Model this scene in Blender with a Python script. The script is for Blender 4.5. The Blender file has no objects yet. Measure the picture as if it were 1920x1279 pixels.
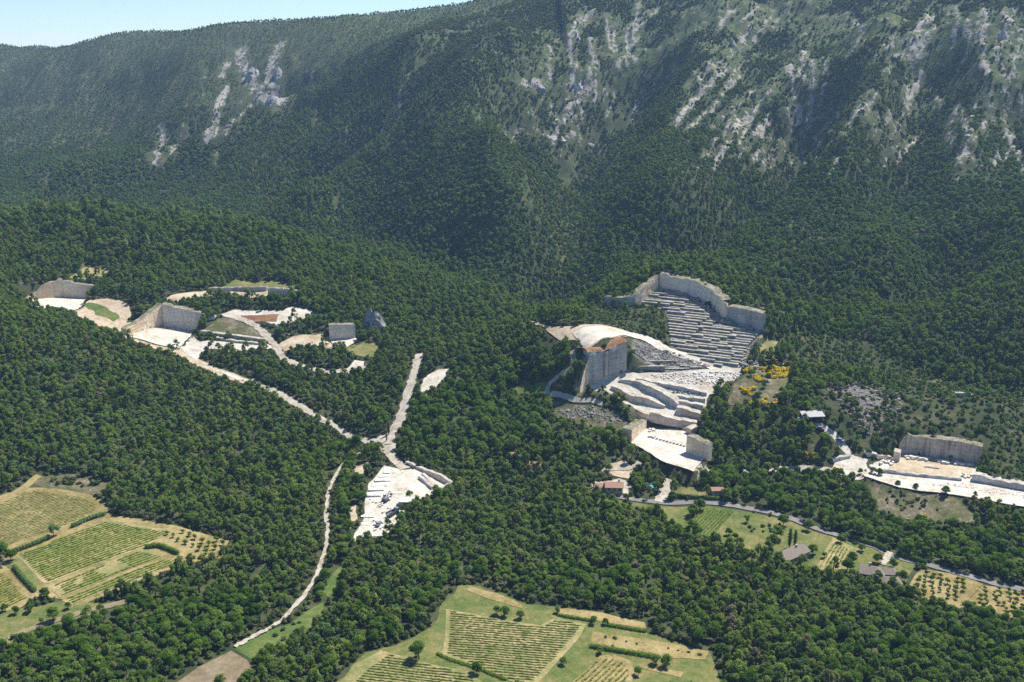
import bpy, math, random
import numpy as np
from mathutils import Vector
from mathutils.geometry import delaunay_2d_cdt

# ------------------------------------------------------------------ camera, sky, sun, exposure
random.seed(7)
RNG = np.random.default_rng(11)
S = bpy.context.scene
COL = S.collection
F, PITCH, ZC = 1900.0, math.radians(16.4), 200.0          # focal length in photo pixels, tilt down, height above the valley
cam = bpy.data.cameras.new('camera')
cam_o = bpy.data.objects.new('camera', cam); COL.objects.link(cam_o)
cam.sensor_width = 36.0; cam.lens = 36.0 * F / 1920.0
cam.clip_start = 1.0; cam.clip_end = 20000.0
cam_o.location = (0, 0, ZC); cam_o.rotation_euler = (math.pi / 2 - PITCH, 0, 0)
S.camera = cam_o

SUN_AZ, SUN_EL = math.radians(47), math.radians(57)        # azimuth from +Y towards +X
W = bpy.data.worlds.new('World'); S.world = W; W.use_nodes = True
nt = W.node_tree; nt.nodes.clear()
sky = nt.nodes.new('ShaderNodeTexSky'); sky.sky_type = 'NISHITA'; sky.sun_disc = False
sky.sun_elevation = SUN_EL; sky.sun_rotation = SUN_AZ
sky.altitude = 1500; sky.air_density = 1.0; sky.dust_density = 0.0; sky.ozone_density = 2.0
bg = nt.nodes.new('ShaderNodeBackground'); bg.inputs['Strength'].default_value = 0.075
wo = nt.nodes.new('ShaderNodeOutputWorld')
tint = nt.nodes.new('ShaderNodeMix'); tint.data_type = 'RGBA'; tint.blend_type = 'MULTIPLY'; tint.inputs[0].default_value = 1.0; tint.inputs[7].default_value = (0.70, 0.82, 1.0, 1)
nt.links.new(sky.outputs[0], tint.inputs[6]); nt.links.new(tint.outputs[2], bg.inputs[0]); nt.links.new(bg.outputs[0], wo.inputs[0])
sl = bpy.data.lights.new('sun', 'SUN'); sl.energy = 4.2; sl.angle = math.radians(0.5); sl.color = (1.0, 0.955, 0.88)
sun = bpy.data.objects.new('sun', sl); COL.objects.link(sun); sun.location = (0, 0, 600)
sd = Vector((math.sin(SUN_AZ) * math.cos(SUN_EL), math.cos(SUN_AZ) * math.cos(SUN_EL), math.sin(SUN_EL)))
sun.rotation_euler = sd.to_track_quat('Z', 'Y').to_euler()
S.view_settings.view_transform = 'Standard'; S.view_settings.look = 'None'
S.view_settings.exposure = 1.18; S.view_settings.gamma = 1.0
HAZE_DENSITY = 0.00009
S.render.engine = 'CYCLES'
S.cycles.max_bounces = 6; S.cycles.diffuse_bounces = 3; S.cycles.transmission_bounces = 3
S.cycles.use_denoising = False; S.cycles.volume_bounces = 0; S.cycles.transparent_max_bounces = 4

# ------------------------------------------------------------------ projection helpers (photo pixel <-> world)
def ray(px, py):
    u = (np.asarray(px, float) - 960) / F; v = (np.asarray(py, float) - 639.5) / F
    dy = math.cos(PITCH) - v * math.sin(PITCH); dz = -math.sin(PITCH) - v * math.cos(PITCH)
    return u / dy, dz / dy                                  # dx/dY, dz/dY
def pt(px, py, Y=None, z=None):
    a, b = ray(px, py)
    if Y is None: Y = (z - ZC) / b
    return float(a * Y), float(Y), float(ZC + b * Y)
def project(x, y, z):
    zz = z - ZC
    d = y * math.cos(PITCH) - zz * math.sin(PITCH)
    u = x / d; v = -(y * math.sin(PITCH) + zz * math.cos(PITCH)) / d
    return 960 + F * u, 639.5 + F * v, d

# ------------------------------------------------------------------ noise
def _h(ix, iy, s):
    n = (ix.astype(np.int64) * 374761393 + iy.astype(np.int64) * 668265263 + s * 974711) & 0x7fffffff
    n = ((n ^ (n >> 13)) * 1274126177) & 0x7fffffff
    n = (n ^ (n >> 16)) & 0xffff
    return n / 65535.0
def vnoise(x, y, s=0):
    x0 = np.floor(x); y0 = np.floor(y); fx = x - x0; fy = y - y0
    fx = fx * fx * (3 - 2 * fx); fy = fy * fy * (3 - 2 * fy)
    a = _h(x0, y0, s); b = _h(x0 + 1, y0, s); c = _h(x0, y0 + 1, s); d = _h(x0 + 1, y0 + 1, s)
    return (a * (1 - fx) + b * fx) * (1 - fy) + (c * (1 - fx) + d * fx) * fy
def fbm(x, y, o=4, s=0):
    r = 0; a = 0.5; t = 0
    for k in range(o):
        r = r + a * vnoise(x, y, s + k * 17); t += a; x = x * 2.03 + 5.1; y = y * 2.03 + 1.7; a *= 0.5
    return r / t
def ridged(x, y, o=4, s=0):
    r = 0; a = 0.5; t = 0
    for k in range(o):
        r = r + a * (1 - np.abs(2 * vnoise(x, y, s + k * 13) - 1)); t += a; x = x * 2.1 + 3.3; y = y * 2.1 + 9.2; a *= 0.5
    return r / t
def sstep(a, b, x):
    t = np.clip((x - a) / (b - a), 0, 1); return t * t * (3 - 2 * t)

def inpoly(x, y, poly):
    poly = np.asarray(poly, float); r = np.zeros(np.shape(x), bool); n = len(poly)
    for i in range(n):
        x1, y1 = poly[i][:2]; x2, y2 = poly[i - 1][:2]
        if y1 == y2: continue
        c = ((y1 > y) != (y2 > y)) & (x < (x2 - x1) * (y - y1) / (y2 - y1) + x1); r ^= c
    return r
def dist_poly(x, y, line, closed=False):
    line = np.asarray(line, float)[:, :2]; n = len(line); d = np.full(np.shape(x), 1e9)
    for i in range(n if closed else n - 1):
        a = line[i]; b = line[(i + 1) % n]; ab = b - a; L = (ab ** 2).sum() + 1e-9
        t = np.clip(((x - a[0]) * ab[0] + (y - a[1]) * ab[1]) / L, 0, 1)
        d = np.minimum(d, np.hypot(x - a[0] - t * ab[0], y - a[1] - t * ab[1]))
    return d

# ------------------------------------------------------------------ terrain
CP = []
def g(px, py, Y=None, z=None, c=0):                         # c: height of the canopy that is seen at this pixel
    x, y, zz = pt(px, py, Y, z); CP.append((x, y, zz - c))
for x in (-420, -250, -100, 0, 100, 250, 420):
    for y, z in ((120, -3), (230, -1), (300, 0), (345, 0.5)): CP.append((x, y, z))
for x, y, z in ((-60, 390, 2), (60, 385, 2), (150, 380, 2), (-150, 400, 3.5), (-420, 420, 8), (-320, 400, 3), (420, 380, 4), (330, 350, 2.5)): CP.append((x, y, z))
g(100, 930, z=5); g(180, 960, z=4); g(0, 940, z=5)
# left wooded slope and its crest
for a in ((0, 555, 560), (60, 574, 572), (110, 594, 563), (200, 616, 556), (330, 672, 538), (450, 728, 511), (600, 800, 486), (-250, 480, 570)): g(*a, c=10)
# road and quarry floors of the left gully
g(310, 625, 590); g(470, 715, 535); g(600, 782, 500); g(720, 830, 468); g(760, 740, 515); g(785, 665, 560); g(110, 565, 635)
# left middle hill
g(300, 555, 625); g(160, 505, 680); g(450, 530, 660); g(640, 605, 600); g(560, 575, 612)
for a in ((130, 380, 800), (0, 405, 830), (-250, 400, 850), (260, 410, 770), (400, 402, 760), (500, 420, 740), (600, 460, 715), (700, 492, 690), (800, 520, 665), (880, 552, 642), (930, 590, 618), (800, 600, 608), (790, 642, 572), (660, 720, 528), (640, 780, 500), (300, 480, 690)): g(*a, c=6)
# hidden dip behind that hill
for x, y, z in ((-420, 900, 36), (-300, 890, 36), (-180, 850, 36), (-90, 800, 30), (-40, 740, 27), (-600, 950, 38)): CP.append((x, y, z))
# centre knoll
for a in ((960, 615, 552), (880, 680, 530), (820, 760, 488), (900, 800, 472), (1000, 800, 463), (1000, 700, 518), (760, 835, 458), (1000, 870, 440), (1150, 870, 438), (880, 860, 448)): g(*a, c=6)
g(740, 940, z=5); g(800, 880, z=7); g(1155, 920, z=5); g(660, 950, z=4); g(1250, 930, z=4)
# right quarry: the uncut ground around it
g(1100, 657, 506); g(1070, 630, 531); g(1150, 614, 545); g(1180, 634, 528); g(1000, 610, 555); g(1205, 637, 538); g(1240, 650, 537); g(1290, 672, 527); g(1200, 668, 524); g(1060, 745, 496); g(1120, 790, 472); g(1150, 770, 480); g(1240, 511, 603); g(1330, 545, 592); g(1428, 585, 565); g(1180, 560, 590)
g(1420, 720, 500); g(1440, 650, 540); g(1390, 760, 482); g(1330, 690, 518); g(1250, 600, 563)
for a in ((1450, 800, 460), (1480, 870, 436), (1340, 870, 446)): g(*a, c=4)
for a in ((1250, 488, 622), (1400, 500, 640), (1500, 560, 600), (1500, 480, 680), (1600, 640, 548), (1550, 690, 515), (1130, 540, 610)): g(*a, c=5.5)
# right: shed, scree, third quarry, road
g(1520, 795, 458); g(1600, 740, 480); g(1700, 780, 462); g(1770, 822, 446); g(1840, 835, 441); g(1850, 745, 476); g(1600, 860, z=13); g(1560, 880, z=11); g(1700, 905, z=12); g(1900, 930, z=12); g(1750, 960, z=8); g(1990, 850, 440)
g(1350, 945, z=4); g(1500, 978, z=4); g(1640, 1022, z=4); g(1900, 1110, z=3); g(1640, 1080, z=2); g(1480, 1045, z=2); g(1300, 885, z=9); g(1450, 885, z=9)
for a in ((1900, 705, 506), (1700, 700, 508), (1750, 690, 517)): g(*a, c=6)
# right flank of the mountain
for a in ((1800, 600, 548), (1700, 600, 562), (1920, 600, 535), (1920, 400, 685), (1920, 200, 860), (1920, 0, 1010), (2200, 500, 560), (2200, 200, 780), (1600, 480, 660), (1750, 480, 640),
          (1600, 400, 765), (1600, 200, 960), (1600, 0, 1150), (1780, 300, 800), (1780, 100, 960),
          (1300, 400, 785), (1300, 300, 925), (1300, 200, 1040), (1300, 100, 1140), (1300, 0, 1230), (1450, 300, 890), (1450, 150, 1040), (1120, 420, 800), (1120, 300, 960),
          (1000, 500, 705), (1080, 560, 625), (1000, 400, 800), (960, 300, 905), (1010, 430, 785), (880, 210, 1065), (1060, 330, 960), (1060, 210, 1080), (1000, 100, 1150), (1000, 0, 1290),
          (700, 400, 905), (760, 310, 970), (640, 330, 1040), (700, 200, 1130), (700, 90, 1270), (860, 60, 1240), (800, 38, 1400),
          (400, 300, 1150), (400, 200, 1330), (400, 100, 1500), (400, 52, 1580), (540, 200, 1270), (600, 44, 1460), (200, 64, 1780), (200, 200, 1470), (200, 300, 1200), (0, 82, 2050), (0, 200, 1650), (0, 300, 1280), (-250, 90, 2150), (-250, 250, 1450), (560, 390, 950)): g(*a, c=4.5)
for px, py, Y in ((1000, -30, 1420), (1200, -70, 1330), (1500, -130, 1290), (1900, -150, 1200), (2300, -150, 1050)): g(px, py, Y)
# behind the skyline: falling away
for x, y, z in ((-1000, 2400, 120), (-500, 2000, 150), (-1600, 2300, 150), (-250, 1800, 170), (0, 1700, 240), (300, 1600, 300), (700, 1500, 320), (1000, 1300, 330), (-1600, 1500, 80), (-1500, 1000, 40), (-900, 700, 40), (-1500, 300, 10), (900, 300, 5), (1000, 700, 120)): CP.append((x, y, z))
CP = np.array(CP)
def tps_fit(P, lam=2e-5):
    n = len(P); X = P[:, :2] / 1000.0
    d = np.sqrt(((X[:, None] - X[None]) ** 2).sum(-1)); K = d * d * np.log(d + 1e-9)
    A = np.zeros((n + 3, n + 3)); A[:n, :n] = K + lam * np.eye(n); A[:n, n] = 1; A[:n, n + 1:] = X; A[n, :n] = 1; A[n + 1:, :n] = X.T
    return X, np.linalg.solve(A, np.concatenate([P[:, 2], np.zeros(3)]))
def tps_eval(fit, x, y):
    X, w = fit; n = len(X); out = w[n] + w[n + 1] * x / 1000 + w[n + 2] * y / 1000
    for i in range(n):
        d2 = (x / 1000 - X[i, 0]) ** 2 + (y / 1000 - X[i, 1]) ** 2
        out = out + w[i] * 0.5 * d2 * np.log(d2 + 1e-12)
    return out
gx = np.arange(-1400, 901, 2.5)
gy = [140.0]
while gy[-1] < 2400:
    gy.append(gy[-1] + (2.0 if gy[-1] < 640 else (2.0 + (gy[-1] - 640) * 0.0022 if gy[-1] < 1300 else min(9.0, 3.5 + (gy[-1] - 1300) * 0.02))))
gy = np.array(gy)
GX, GY = np.meshgrid(gx, gy)
cx = np.arange(-1410, 921, 10.0); cy = np.arange(130, 2430, 8.0)
_fit = tps_fit(CP)
CXg, CYg = np.meshgrid(cx, cy); HC = tps_eval(_fit, CXg, CYg)
def bil(xs, ys, Hh, x, y):
    i = np.clip(np.searchsorted(xs, x) - 1, 0, len(xs) - 2); j = np.clip(np.searchsorted(ys, y) - 1, 0, len(ys) - 2)
    fx = np.clip((x - xs[i]) / (xs[i + 1] - xs[i]), 0, 1); fy = np.clip((y - ys[j]) / (ys[j + 1] - ys[j]), 0, 1)
    return (Hh[j, i] * (1 - fx) + Hh[j, i + 1] * fx) * (1 - fy) + (Hh[j + 1, i] * (1 - fx) + Hh[j + 1, i + 1] * fx) * fy
H = bil(cx, cy, HC, GX, GY)
mount = sstep(640, 950, GY + 0.25 * GX * (GX > 0))
wx = GX + 40 * fbm(GX / 130, GY / 130, 3, 5); wy = GY + 40 * fbm(GX / 130, GY / 130, 3, 9)
sky_ = 1 - 0.75 * sstep(130, 60, project(GX, GY, H)[1]) * (GX < 60)
H += mount * sky_ * ((ridged(wx / 170, wy / 420, 4, 3) - 0.6) * (30 - 12 * sstep(-100, -350, GX)) + (ridged(wx / 52, wy / 110, 3, 23) - 0.6) * 12)
SPURS = [([(1000, 30), (880, 210), (900, 300), (960, 400), (1010, 450)], 16, 45), ([(1350, 60), (1260, 260), (1240, 400)], 14, 40), ([(1640, 100), (1600, 330), (1640, 480)], 15, 40), ([(880, 215), (760, 285), (660, 345), (590, 395)], 10, 34), ([(830, 185), (700, 255), (600, 325), (530, 370)], -9, 30), ([(850, 62), (740, 130), (560, 195), (430, 275), (300, 320), (150, 370)], 15, 34), ([(700, 118), (540, 172), (400, 250), (270, 298), (100, 350)], -13, 34), ([(1860, 60), (1830, 300), (1800, 420)], 14, 35),
          ([(1200, 165), (1090, 300), (1080, 430), (1040, 520)], -18, 35), ([(1500, 240), (1440, 370), (1300, 460)], -16, 35), ([(1750, 150), (1720, 330), (1720, 520)], -14, 35), ([(250, 180), (220, 260)], -9, 70), ([(350, 120), (330, 230)], 9, 60), ([(1060, 520), (1030, 420), (990, 330), (960, 260)], -10, 24), ([(860, 500), (700, 440), (600, 370), (560, 300)], -5, 24), ([(1250, 455), (1380, 385), (1480, 310), (1560, 220)], -10, 22), ([(1380, 470), (1470, 410), (1560, 320), (1640, 220)], 9, 26), ([(1480, 540), (1620, 430), (1700, 320)], -9, 22), ([(1800, 480), (1860, 350), (1890, 220)], -11, 24)]
for pix, am, wd in SPURS:
    q = np.array(pix, float); Ys = [None] * len(q); L = []
    for px_, py_ in q:
        a_, b_ = ray(px_, py_); yy = np.arange(600, 2000, 4.0); d_ = (ZC + b_ * yy) - bil(cx, cy, HC, a_ * yy, yy); k_ = np.where(d_ < 0)[0]; y_ = yy[k_[0]] if len(k_) else 1300; L.append((a_ * y_, y_))
    H += 1.9 * am * np.exp(-(dist_poly(GX, GY, L) / wd) ** 2) * sky_
H += (fbm(GX / 45, GY / 45, 3, 41) - 0.5) * (2.0 + 3 * mount) * sstep(400, 520, GY)
H += (fbm(GX / 14, GY / 14, 2, 47) - 0.5) * 0.7
H_BASE = H.copy()
def zt(x, y): return bil(gx, gy, H, np.asarray(x, float), np.asarray(y, float))
def cast(px, py, Hh=None):
    Hh = H if Hh is None else Hh
    px = np.atleast_1d(np.asarray(px, float)); py = np.atleast_1d(np.asarray(py, float))
    Ys = np.concatenate([np.arange(180, 700, 0.7), np.arange(700, 2395, 3.0)])
    a, b = ray(px, py)
    d = (ZC + b[:, None] * Ys) - bil(gx, gy, Hh, a[:, None] * Ys, np.broadcast_to(Ys, (len(px), len(Ys))))
    hit = d < 0; k = np.maximum(hit.argmax(1), 1); k[~hit.any(1)] = len(Ys) - 1
    r = np.arange(len(px)); d0 = d[r, k - 1]; d1 = d[r, k]; f = np.clip(d0 / (d0 - d1 + 1e-9), 0, 1)
    Y = Ys[k - 1] + f * (Ys[k] - Ys[k - 1])
    return np.stack([a * Y, Y, ZC + b * Y], 1)
# pits: flat or tilted floors cut into the ground (pixel outline, three pixel+distance anchors)
class Plane:
    def __init__(s, anchors):
        P = np.array([pt(*a) for a in anchors]); A = np.c_[P[:, :2], np.ones(len(P))]
        s.c = np.linalg.lstsq(A, P[:, 2], rcond=None)[0]
    def z(s, x, y): return s.c[0] * x + s.c[1] * y + s.c[2]
    def cast(s, px, py):
        a, b = ray(px, py); Y = (ZC - s.c[2]) / (s.c[0] * a + s.c[1] - b)
        return np.stack([a * Y, Y, ZC + b * Y], -1)
def flat(z): p = Plane([(900, 900, 400), (1000, 900, 400), (950, 800, 500)]); p.c = np.array([0, 0, float(z)]); return p
PL = {}
PIT = {}
def pit(name, plane, pix, grow=2.0, drop=0.8):
    global H
    W_ = plane.cast(np.array([p[0] for p in pix], float), np.array([p[1] for p in pix], float))
    ins = inpoly(GX, GY, W_) | (dist_poly(GX, GY, W_, True) < grow)
    H = np.where(ins, np.minimum(plane.z(GX, GY) - drop, 1e9), H)
    PL[name] = plane; PIT[name] = W_
pit('left_far', Plane([(52, 561, 640), (121, 557, 655), (133, 585, 618)]), [(40, 562), (121, 557), (166, 560), (150, 575), (133, 587), (100, 590), (60, 575)], 3)
pit('left_near', Plane([(251, 625, 585), (307, 610, 607), (330, 645, 578)]), [(245, 628), (307, 610), (369, 622.5), (345, 640), (325, 650), (280, 640)], 3)
pit('left_small', Plane([(621, 636, 585), (665, 633, 589), (640, 655, 572)]), [(618, 637), (666, 633), (668, 640), (640, 650), (626, 646)], 3)
pit('low_floor', flat(13), [(1186, 828), (1212, 786), (1240, 792), (1296, 811), (1288, 845), (1318, 858), (1300, 880), (1240, 860)], 2.5)
pit('yard', Plane([(1090, 748, 493), (1178, 697, 516), (1265, 795, 481), (1400, 690, 515)]), [(1085, 750), (1104, 725), (1134, 713), (1175, 696), (1200, 700), (1345, 693), (1398, 690), (1370, 720), (1330, 740), (1318, 785), (1300, 800), (1240, 790), (1212, 785), (1165, 770), (1130, 755)], 1.5)
pit('terrace', Plane([(1240, 541, 596), (1425, 622, 548), (1260, 648, 540), (1380, 690, 516)]), [(1196, 570), (1220, 548), (1238, 537), (1300, 555), (1350, 592), (1430, 622), (1408, 650), (1388, 690), (1345, 690), (1290, 665), (1256, 648), (1248, 580)], 3)
pit('third', flat(12), [(1625, 893), (1652, 872), (1690, 850), (1830, 872), (1822, 900), (1925, 920), (1925, 950), (1790, 925), (1686, 912)], 2.8)

# ------------------------------------------------------------------ object helpers
def tag(o, label=None, cat=None, group=None, kind=None):
    if label: o['label'] = label
    if cat: o['category'] = cat
    if group: o['group'] = group
    if kind: o['kind'] = kind
    return o
def empty(name, loc, rz=0.0):
    o = bpy.data.objects.new(name, None); COL.objects.link(o); o.location = loc; o.rotation_euler = (0, 0, rz); o.empty_display_size = 0.5
    return o
class MB:
    def __init__(s): s.v = []; s.f = []; s.n = 0
    def add(s, v, f):
        v = np.asarray(v, float); s.v.append(v); s.f += [tuple(int(i) + s.n for i in q) for q in f]; s.n += len(v); return s
    def box(s, c, size, rz=0.0, taper=1.0):
        hx, hy, hz = size[0] / 2, size[1] / 2, size[2]
        p = np.array([(-hx, -hy, 0), (hx, -hy, 0), (hx, hy, 0), (-hx, hy, 0), (-hx * taper, -hy * taper, hz), (hx * taper, -hy * taper, hz), (hx * taper, hy * taper, hz), (-hx * taper, hy * taper, hz)])
        ca, sa = math.cos(rz), math.sin(rz); q = p.copy(); q[:, 0] = p[:, 0] * ca - p[:, 1] * sa; q[:, 1] = p[:, 0] * sa + p[:, 1] * ca
        return s.add(q + np.asarray(c, float), [(0, 3, 2, 1), (4, 5, 6, 7), (0, 1, 5, 4), (1, 2, 6, 5), (2, 3, 7, 6), (3, 0, 4, 7)])
    def cyl(s, p0, p1, r0, r1, n=8):
        p0 = Vector(p0); p1 = Vector(p1); d = (p1 - p0).normalized(); a = d.orthogonal().normalized(); b = d.cross(a)
        v = [p + (a * math.cos(2 * math.pi * k / n) + b * math.sin(2 * math.pi * k / n)) * r for p, r in ((p0, r0), (p1, r1)) for k in range(n)]
        f = [(k, (k + 1) % n, n + (k + 1) % n, n + k) for k in range(n)] + [tuple(range(n - 1, -1, -1)), tuple(range(n, 2 * n))]
        return s.add([tuple(p) for p in v], f)
    def mesh(s, name, mat, smooth=False, off=None):
        me = bpy.data.meshes.new(name); v = np.concatenate(s.v) if s.v else np.zeros((0, 3))
        if off is not None: v = v - np.asarray(off)
        me.from_pydata(v.tolist(), [], s.f)
        for m in (mat if isinstance(mat, (list, tuple)) else [mat]): me.materials.append(m)
        if smooth: me.polygons.foreach_set('use_smooth', [True] * len(me.polygons))
        me.update(); return me
    def build(s, name, mat, parent=None, smooth=False, base=False):
        v = np.concatenate(s.v); off = None
        if base and parent is None:
            off = np.array([v[:, 0].mean(), v[:, 1].mean(), v[:, 2].min()])
        o = bpy.data.objects.new(name, s.mesh(name, mat, smooth, off)); COL.objects.link(o)
        if off is not None: o.location = off
        if parent: o.parent = parent
        return o

# ------------------------------------------------------------------ materials
def mat(name):
    m = bpy.data.materials.new(name); m.use_nodes = True; t = m.node_tree; t.nodes.clear()
    return m, t
class N:
    def __init__(s, t): s.t = t
    def __call__(s, typ, ins=None, **kw):
        n = s.t.nodes.new(typ)
        for k, v in kw.items(): setattr(n, k, v)
        for k, v in (ins or {}).items():
            if isinstance(v, bpy.types.NodeSocket): s.t.links.new(v, n.inputs[k])
            else: n.inputs[k].default_value = v
        return n
    def noise(s, scale, vec, detail=4, rough=0.55, dist=0.0):
        return s('ShaderNodeTexNoise', {'Scale': scale, 'Vector': vec, 'Detail': detail, 'Roughness': rough, 'Distortion': dist}).outputs['Fac']
    def ramp(s, fac, stops, mode='LINEAR'):
        n = s('ShaderNodeValToRGB', {'Fac': fac}); r = n.color_ramp; r.interpolation = mode
        while len(r.elements) < len(stops): r.elements.new(0.5)
        for e, (p, c) in zip(r.elements, stops):
            e.position = p; e.color = (c, c, c, 1) if isinstance(c, (int, float)) else (*c, 1)
        return n.outputs['Color']
    def mix(s, f, a, b, bt='MIX'):
        n = s('ShaderNodeMix', data_type='RGBA', blend_type=bt)
        for k, v in ((0, f), (6, a), (7, b)):
            if isinstance(v, bpy.types.NodeSocket): s.t.links.new(v, n.inputs[k])
            else: n.inputs[k].default_value = v if k == 0 else (*v, 1)
        return n.outputs[2]
    def math(s, op, a, b=0.5):
        n = s('ShaderNodeMath', operation=op)
        for k, v in ((0, a), (1, b)):
            if isinstance(v, bpy.types.NodeSocket): s.t.links.new(v, n.inputs[k])
            else: n.inputs[k].default_value = v
        return n.outputs[0]
    def pos(s): return s('ShaderNodeNewGeometry').outputs['Position']
    def scale(s, v, xyz):
        return s('ShaderNodeMapping', {'Vector': v, 'Scale': xyz}).outputs[0]
    def out(s, col, rough=0.9, bump=None, bd=0.3, spec=0.1):
        ins = {'Base Color': col if isinstance(col, bpy.types.NodeSocket) else (*col, 1), 'Roughness': rough, 'Specular IOR Level': spec}
        if bump is not None: ins['Normal'] = s('ShaderNodeBump', {'Height': bump, 'Distance': bd, 'Strength': 1.0}).outputs[0]
        b = s('ShaderNodeBsdfPrincipled', ins); s('ShaderNodeOutputMaterial', {'Surface': b.outputs[0]}); return b
def ground_mat(name, stops, sc=0.15, sc2=1.2, bd=0.25, extra=None):
    m, t = mat(name); n = N(t); p = n.pos()
    a = n.noise(sc, p, 5, 0.6); b = n.noise(sc2, p, 4, 0.65); b2 = n.noise(math.sqrt(sc * sc2), p, 4, 0.7)
    f = n.math('ADD', n.math('ADD', n.math('MULTIPLY', a, 1.3), n.math('MULTIPLY', b2, 1.1)), n.math('MULTIPLY', b, 1.0))
    f = n.math('ADD', n.math('SUBTRACT', f, 1.7), 0.52)
    c = n.ramp(f, stops)
    if extra: c = extra(n, p, c)
    n.out(c, 0.95, n.noise(sc2 * 2, p, 3), bd); return m
def leaf_mat(name, cols, tr=0.28, patch=0.012, patchc=None):
    m, t = mat(name); n = N(t); oi = n('ShaderNodeObjectInfo')
    c = n.ramp(oi.outputs['Random'], cols)
    if patchc:
        f = n.ramp(n.noise(patch, oi.outputs['Location'], 3, 0.6), [(0.42, 0.0), (0.6, 1.0)])
        c = n.mix(n.math('MULTIPLY', f, 0.75), c, patchc)
    c = n.mix(1.0, c, n.ramp(n.noise(0.9, n.pos(), 2), [(0.3, 0.75), (0.7, 1.25)]), 'MULTIPLY')
    d = n('ShaderNodeBsdfDiffuse', {'Color': c}); tl = n('ShaderNodeBsdfTranslucent', {'Color': n.mix(1.0, c, (1.25, 1.3, 0.6), 'MULTIPLY')})
    mx = n('ShaderNodeMixShader', {0: tr, 1: d.outputs[0], 2: tl.outputs[0]})
    n('ShaderNodeOutputMaterial', {'Surface': mx.outputs[0]}); return m
def stone_mat(name, base, dark, tint, band=0.9, streak=0.5, bandw=0.45):
    m, t = mat(name); n = N(t); p = n.pos()
    c = n.mix(n.ramp(n.noise(0.10, p, 4, 0.6), [(0.4, 0.0), (0.62, 1.0)]), base, tint)
    v = n.scale(p, (0.7, 0.7, 0.07))
    st = n.ramp(n.noise(0.8, v, 4, 0.65), [(0.48, 0.0), (0.72, 1.0)])
    c = n.mix(n.math('MULTIPLY', st, streak), c, dark)
    hz = n.scale(p, (0.05, 0.05, band))
    hb = n.ramp(n.noise(1.3, hz, 3, 0.5), [(0.5, 0.0), (0.56, 1.0), (0.62, 0.0)])
    c = n.mix(n.math('MULTIPLY', hb, bandw), c, dark)
    c = n.mix(1.0, c, n.ramp(n.noise(1.6, p, 4), [(0.25, 0.82), (0.75, 1.12)]), 'MULTIPLY')
    n.out(c, 0.9, n.noise(1.2, n.scale(p, (1, 1, 0.5)), 4), 0.35); return m
def plain(name, col, rough=0.6, var=0.15, sc=2.0, spec=0.3, metal=0.0):
    m, t = mat(name); n = N(t)
    c = n.mix(1.0, col, n.ramp(n.noise(sc, n.pos(), 4), [(0.3, 1 - var), (0.7, 1 + var)]), 'MULTIPLY')
    b = n.out(c, rough, None, 0, spec); b.inputs['Metallic'].default_value = metal; return m

def terrain_extra():
    m, t = mat('hillside ground'); n = N(t); p = n.pos()
    a = lambda nm: n('ShaderNodeAttribute', attribute_name=nm).outputs['Fac']
    und = n.ramp(n.noise(0.09, p, 5, 0.6), [(0.3, (0.022, 0.033, 0.014)), (0.55, (0.05, 0.06, 0.026)), (0.75, (0.11, 0.10, 0.055))])
    scr = n.ramp(n.noise(0.13, p, 7, 0.78), [(0.36, (0.026, 0.046, 0.016)), (0.48, (0.055, 0.078, 0.028)), (0.57, (0.10, 0.108, 0.05)), (0.66, (0.24, 0.22, 0.16))])
    c = n.mix(a('scrub'), und, scr)
    rockc = n.ramp(n.noise(0.11, p, 5, 0.7), [(0.3, (0.15, 0.142, 0.13)), (0.5, (0.25, 0.235, 0.208)), (0.7, (0.36, 0.335, 0.295))])
    sv = n('ShaderNodeMapping', {'Vector': p, 'Rotation': (0, 0, math.radians(-28)), 'Scale': (0.20, 0.035, 0.05)}).outputs[0]
    stk = n.math('MULTIPLY', n.math('SUBTRACT', n.noise(1.0, sv, 5, 0.7), 0.5), 1.0)
    nz = n.math('MULTIPLY', n.math('SUBTRACT', n.noise(0.16, p, 5, 0.75), 0.5), 1.7)
    rf = n.ramp(n.math('ADD', n.math('ADD', a('rock'), nz), stk), [(0.50, 0.0), (0.64, 1.0)])
    c = n.mix(rf, c, rockc)
    n.out(c, 0.95, n.noise(0.5, p, 4), 0.6); return m
M = {}
M['terrain'] = terrain_extra()
M['white'] = ground_mat('crushed white limestone', [(0.2, (0.294, 0.250, 0.184)), (0.4, (0.412, 0.368, 0.294)), (0.7, (0.501, 0.471, 0.412))], 0.08, 0.9)
M['cream'] = ground_mat('cream quarry soil', [(0.15, (0.236, 0.177, 0.111)), (0.5, (0.369, 0.295, 0.199)), (0.8, (0.443, 0.383, 0.288))], 0.07, 0.8)
M['track'] = ground_mat('pale dirt track', [(0.2, (0.216, 0.180, 0.130)), (0.5, (0.338, 0.302, 0.238)), (0.8, (0.418, 0.382, 0.317))], 0.2, 1.2)
M['asphalt'] = ground_mat('pale worn asphalt', [(0.2, (0.130, 0.124, 0.112)), (0.6, (0.180, 0.171, 0.155)), (0.9, (0.223, 0.214, 0.195))], 0.1, 1.5, 0.05)
M['soil'] = ground_mat('dry tan field soil', [(0.1, (0.099, 0.094, 0.029)), (0.38, (0.178, 0.144, 0.056)), (0.6, (0.249, 0.198, 0.087)), (0.9, (0.314, 0.255, 0.123))], 0.06, 0.9)
M['soilgreen'] = ground_mat('weedy vineyard soil', [(0.2, (0.122, 0.143, 0.046)), (0.5, (0.204, 0.188, 0.077)), (0.85, (0.347, 0.276, 0.143))], 0.05, 0.9)
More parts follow.
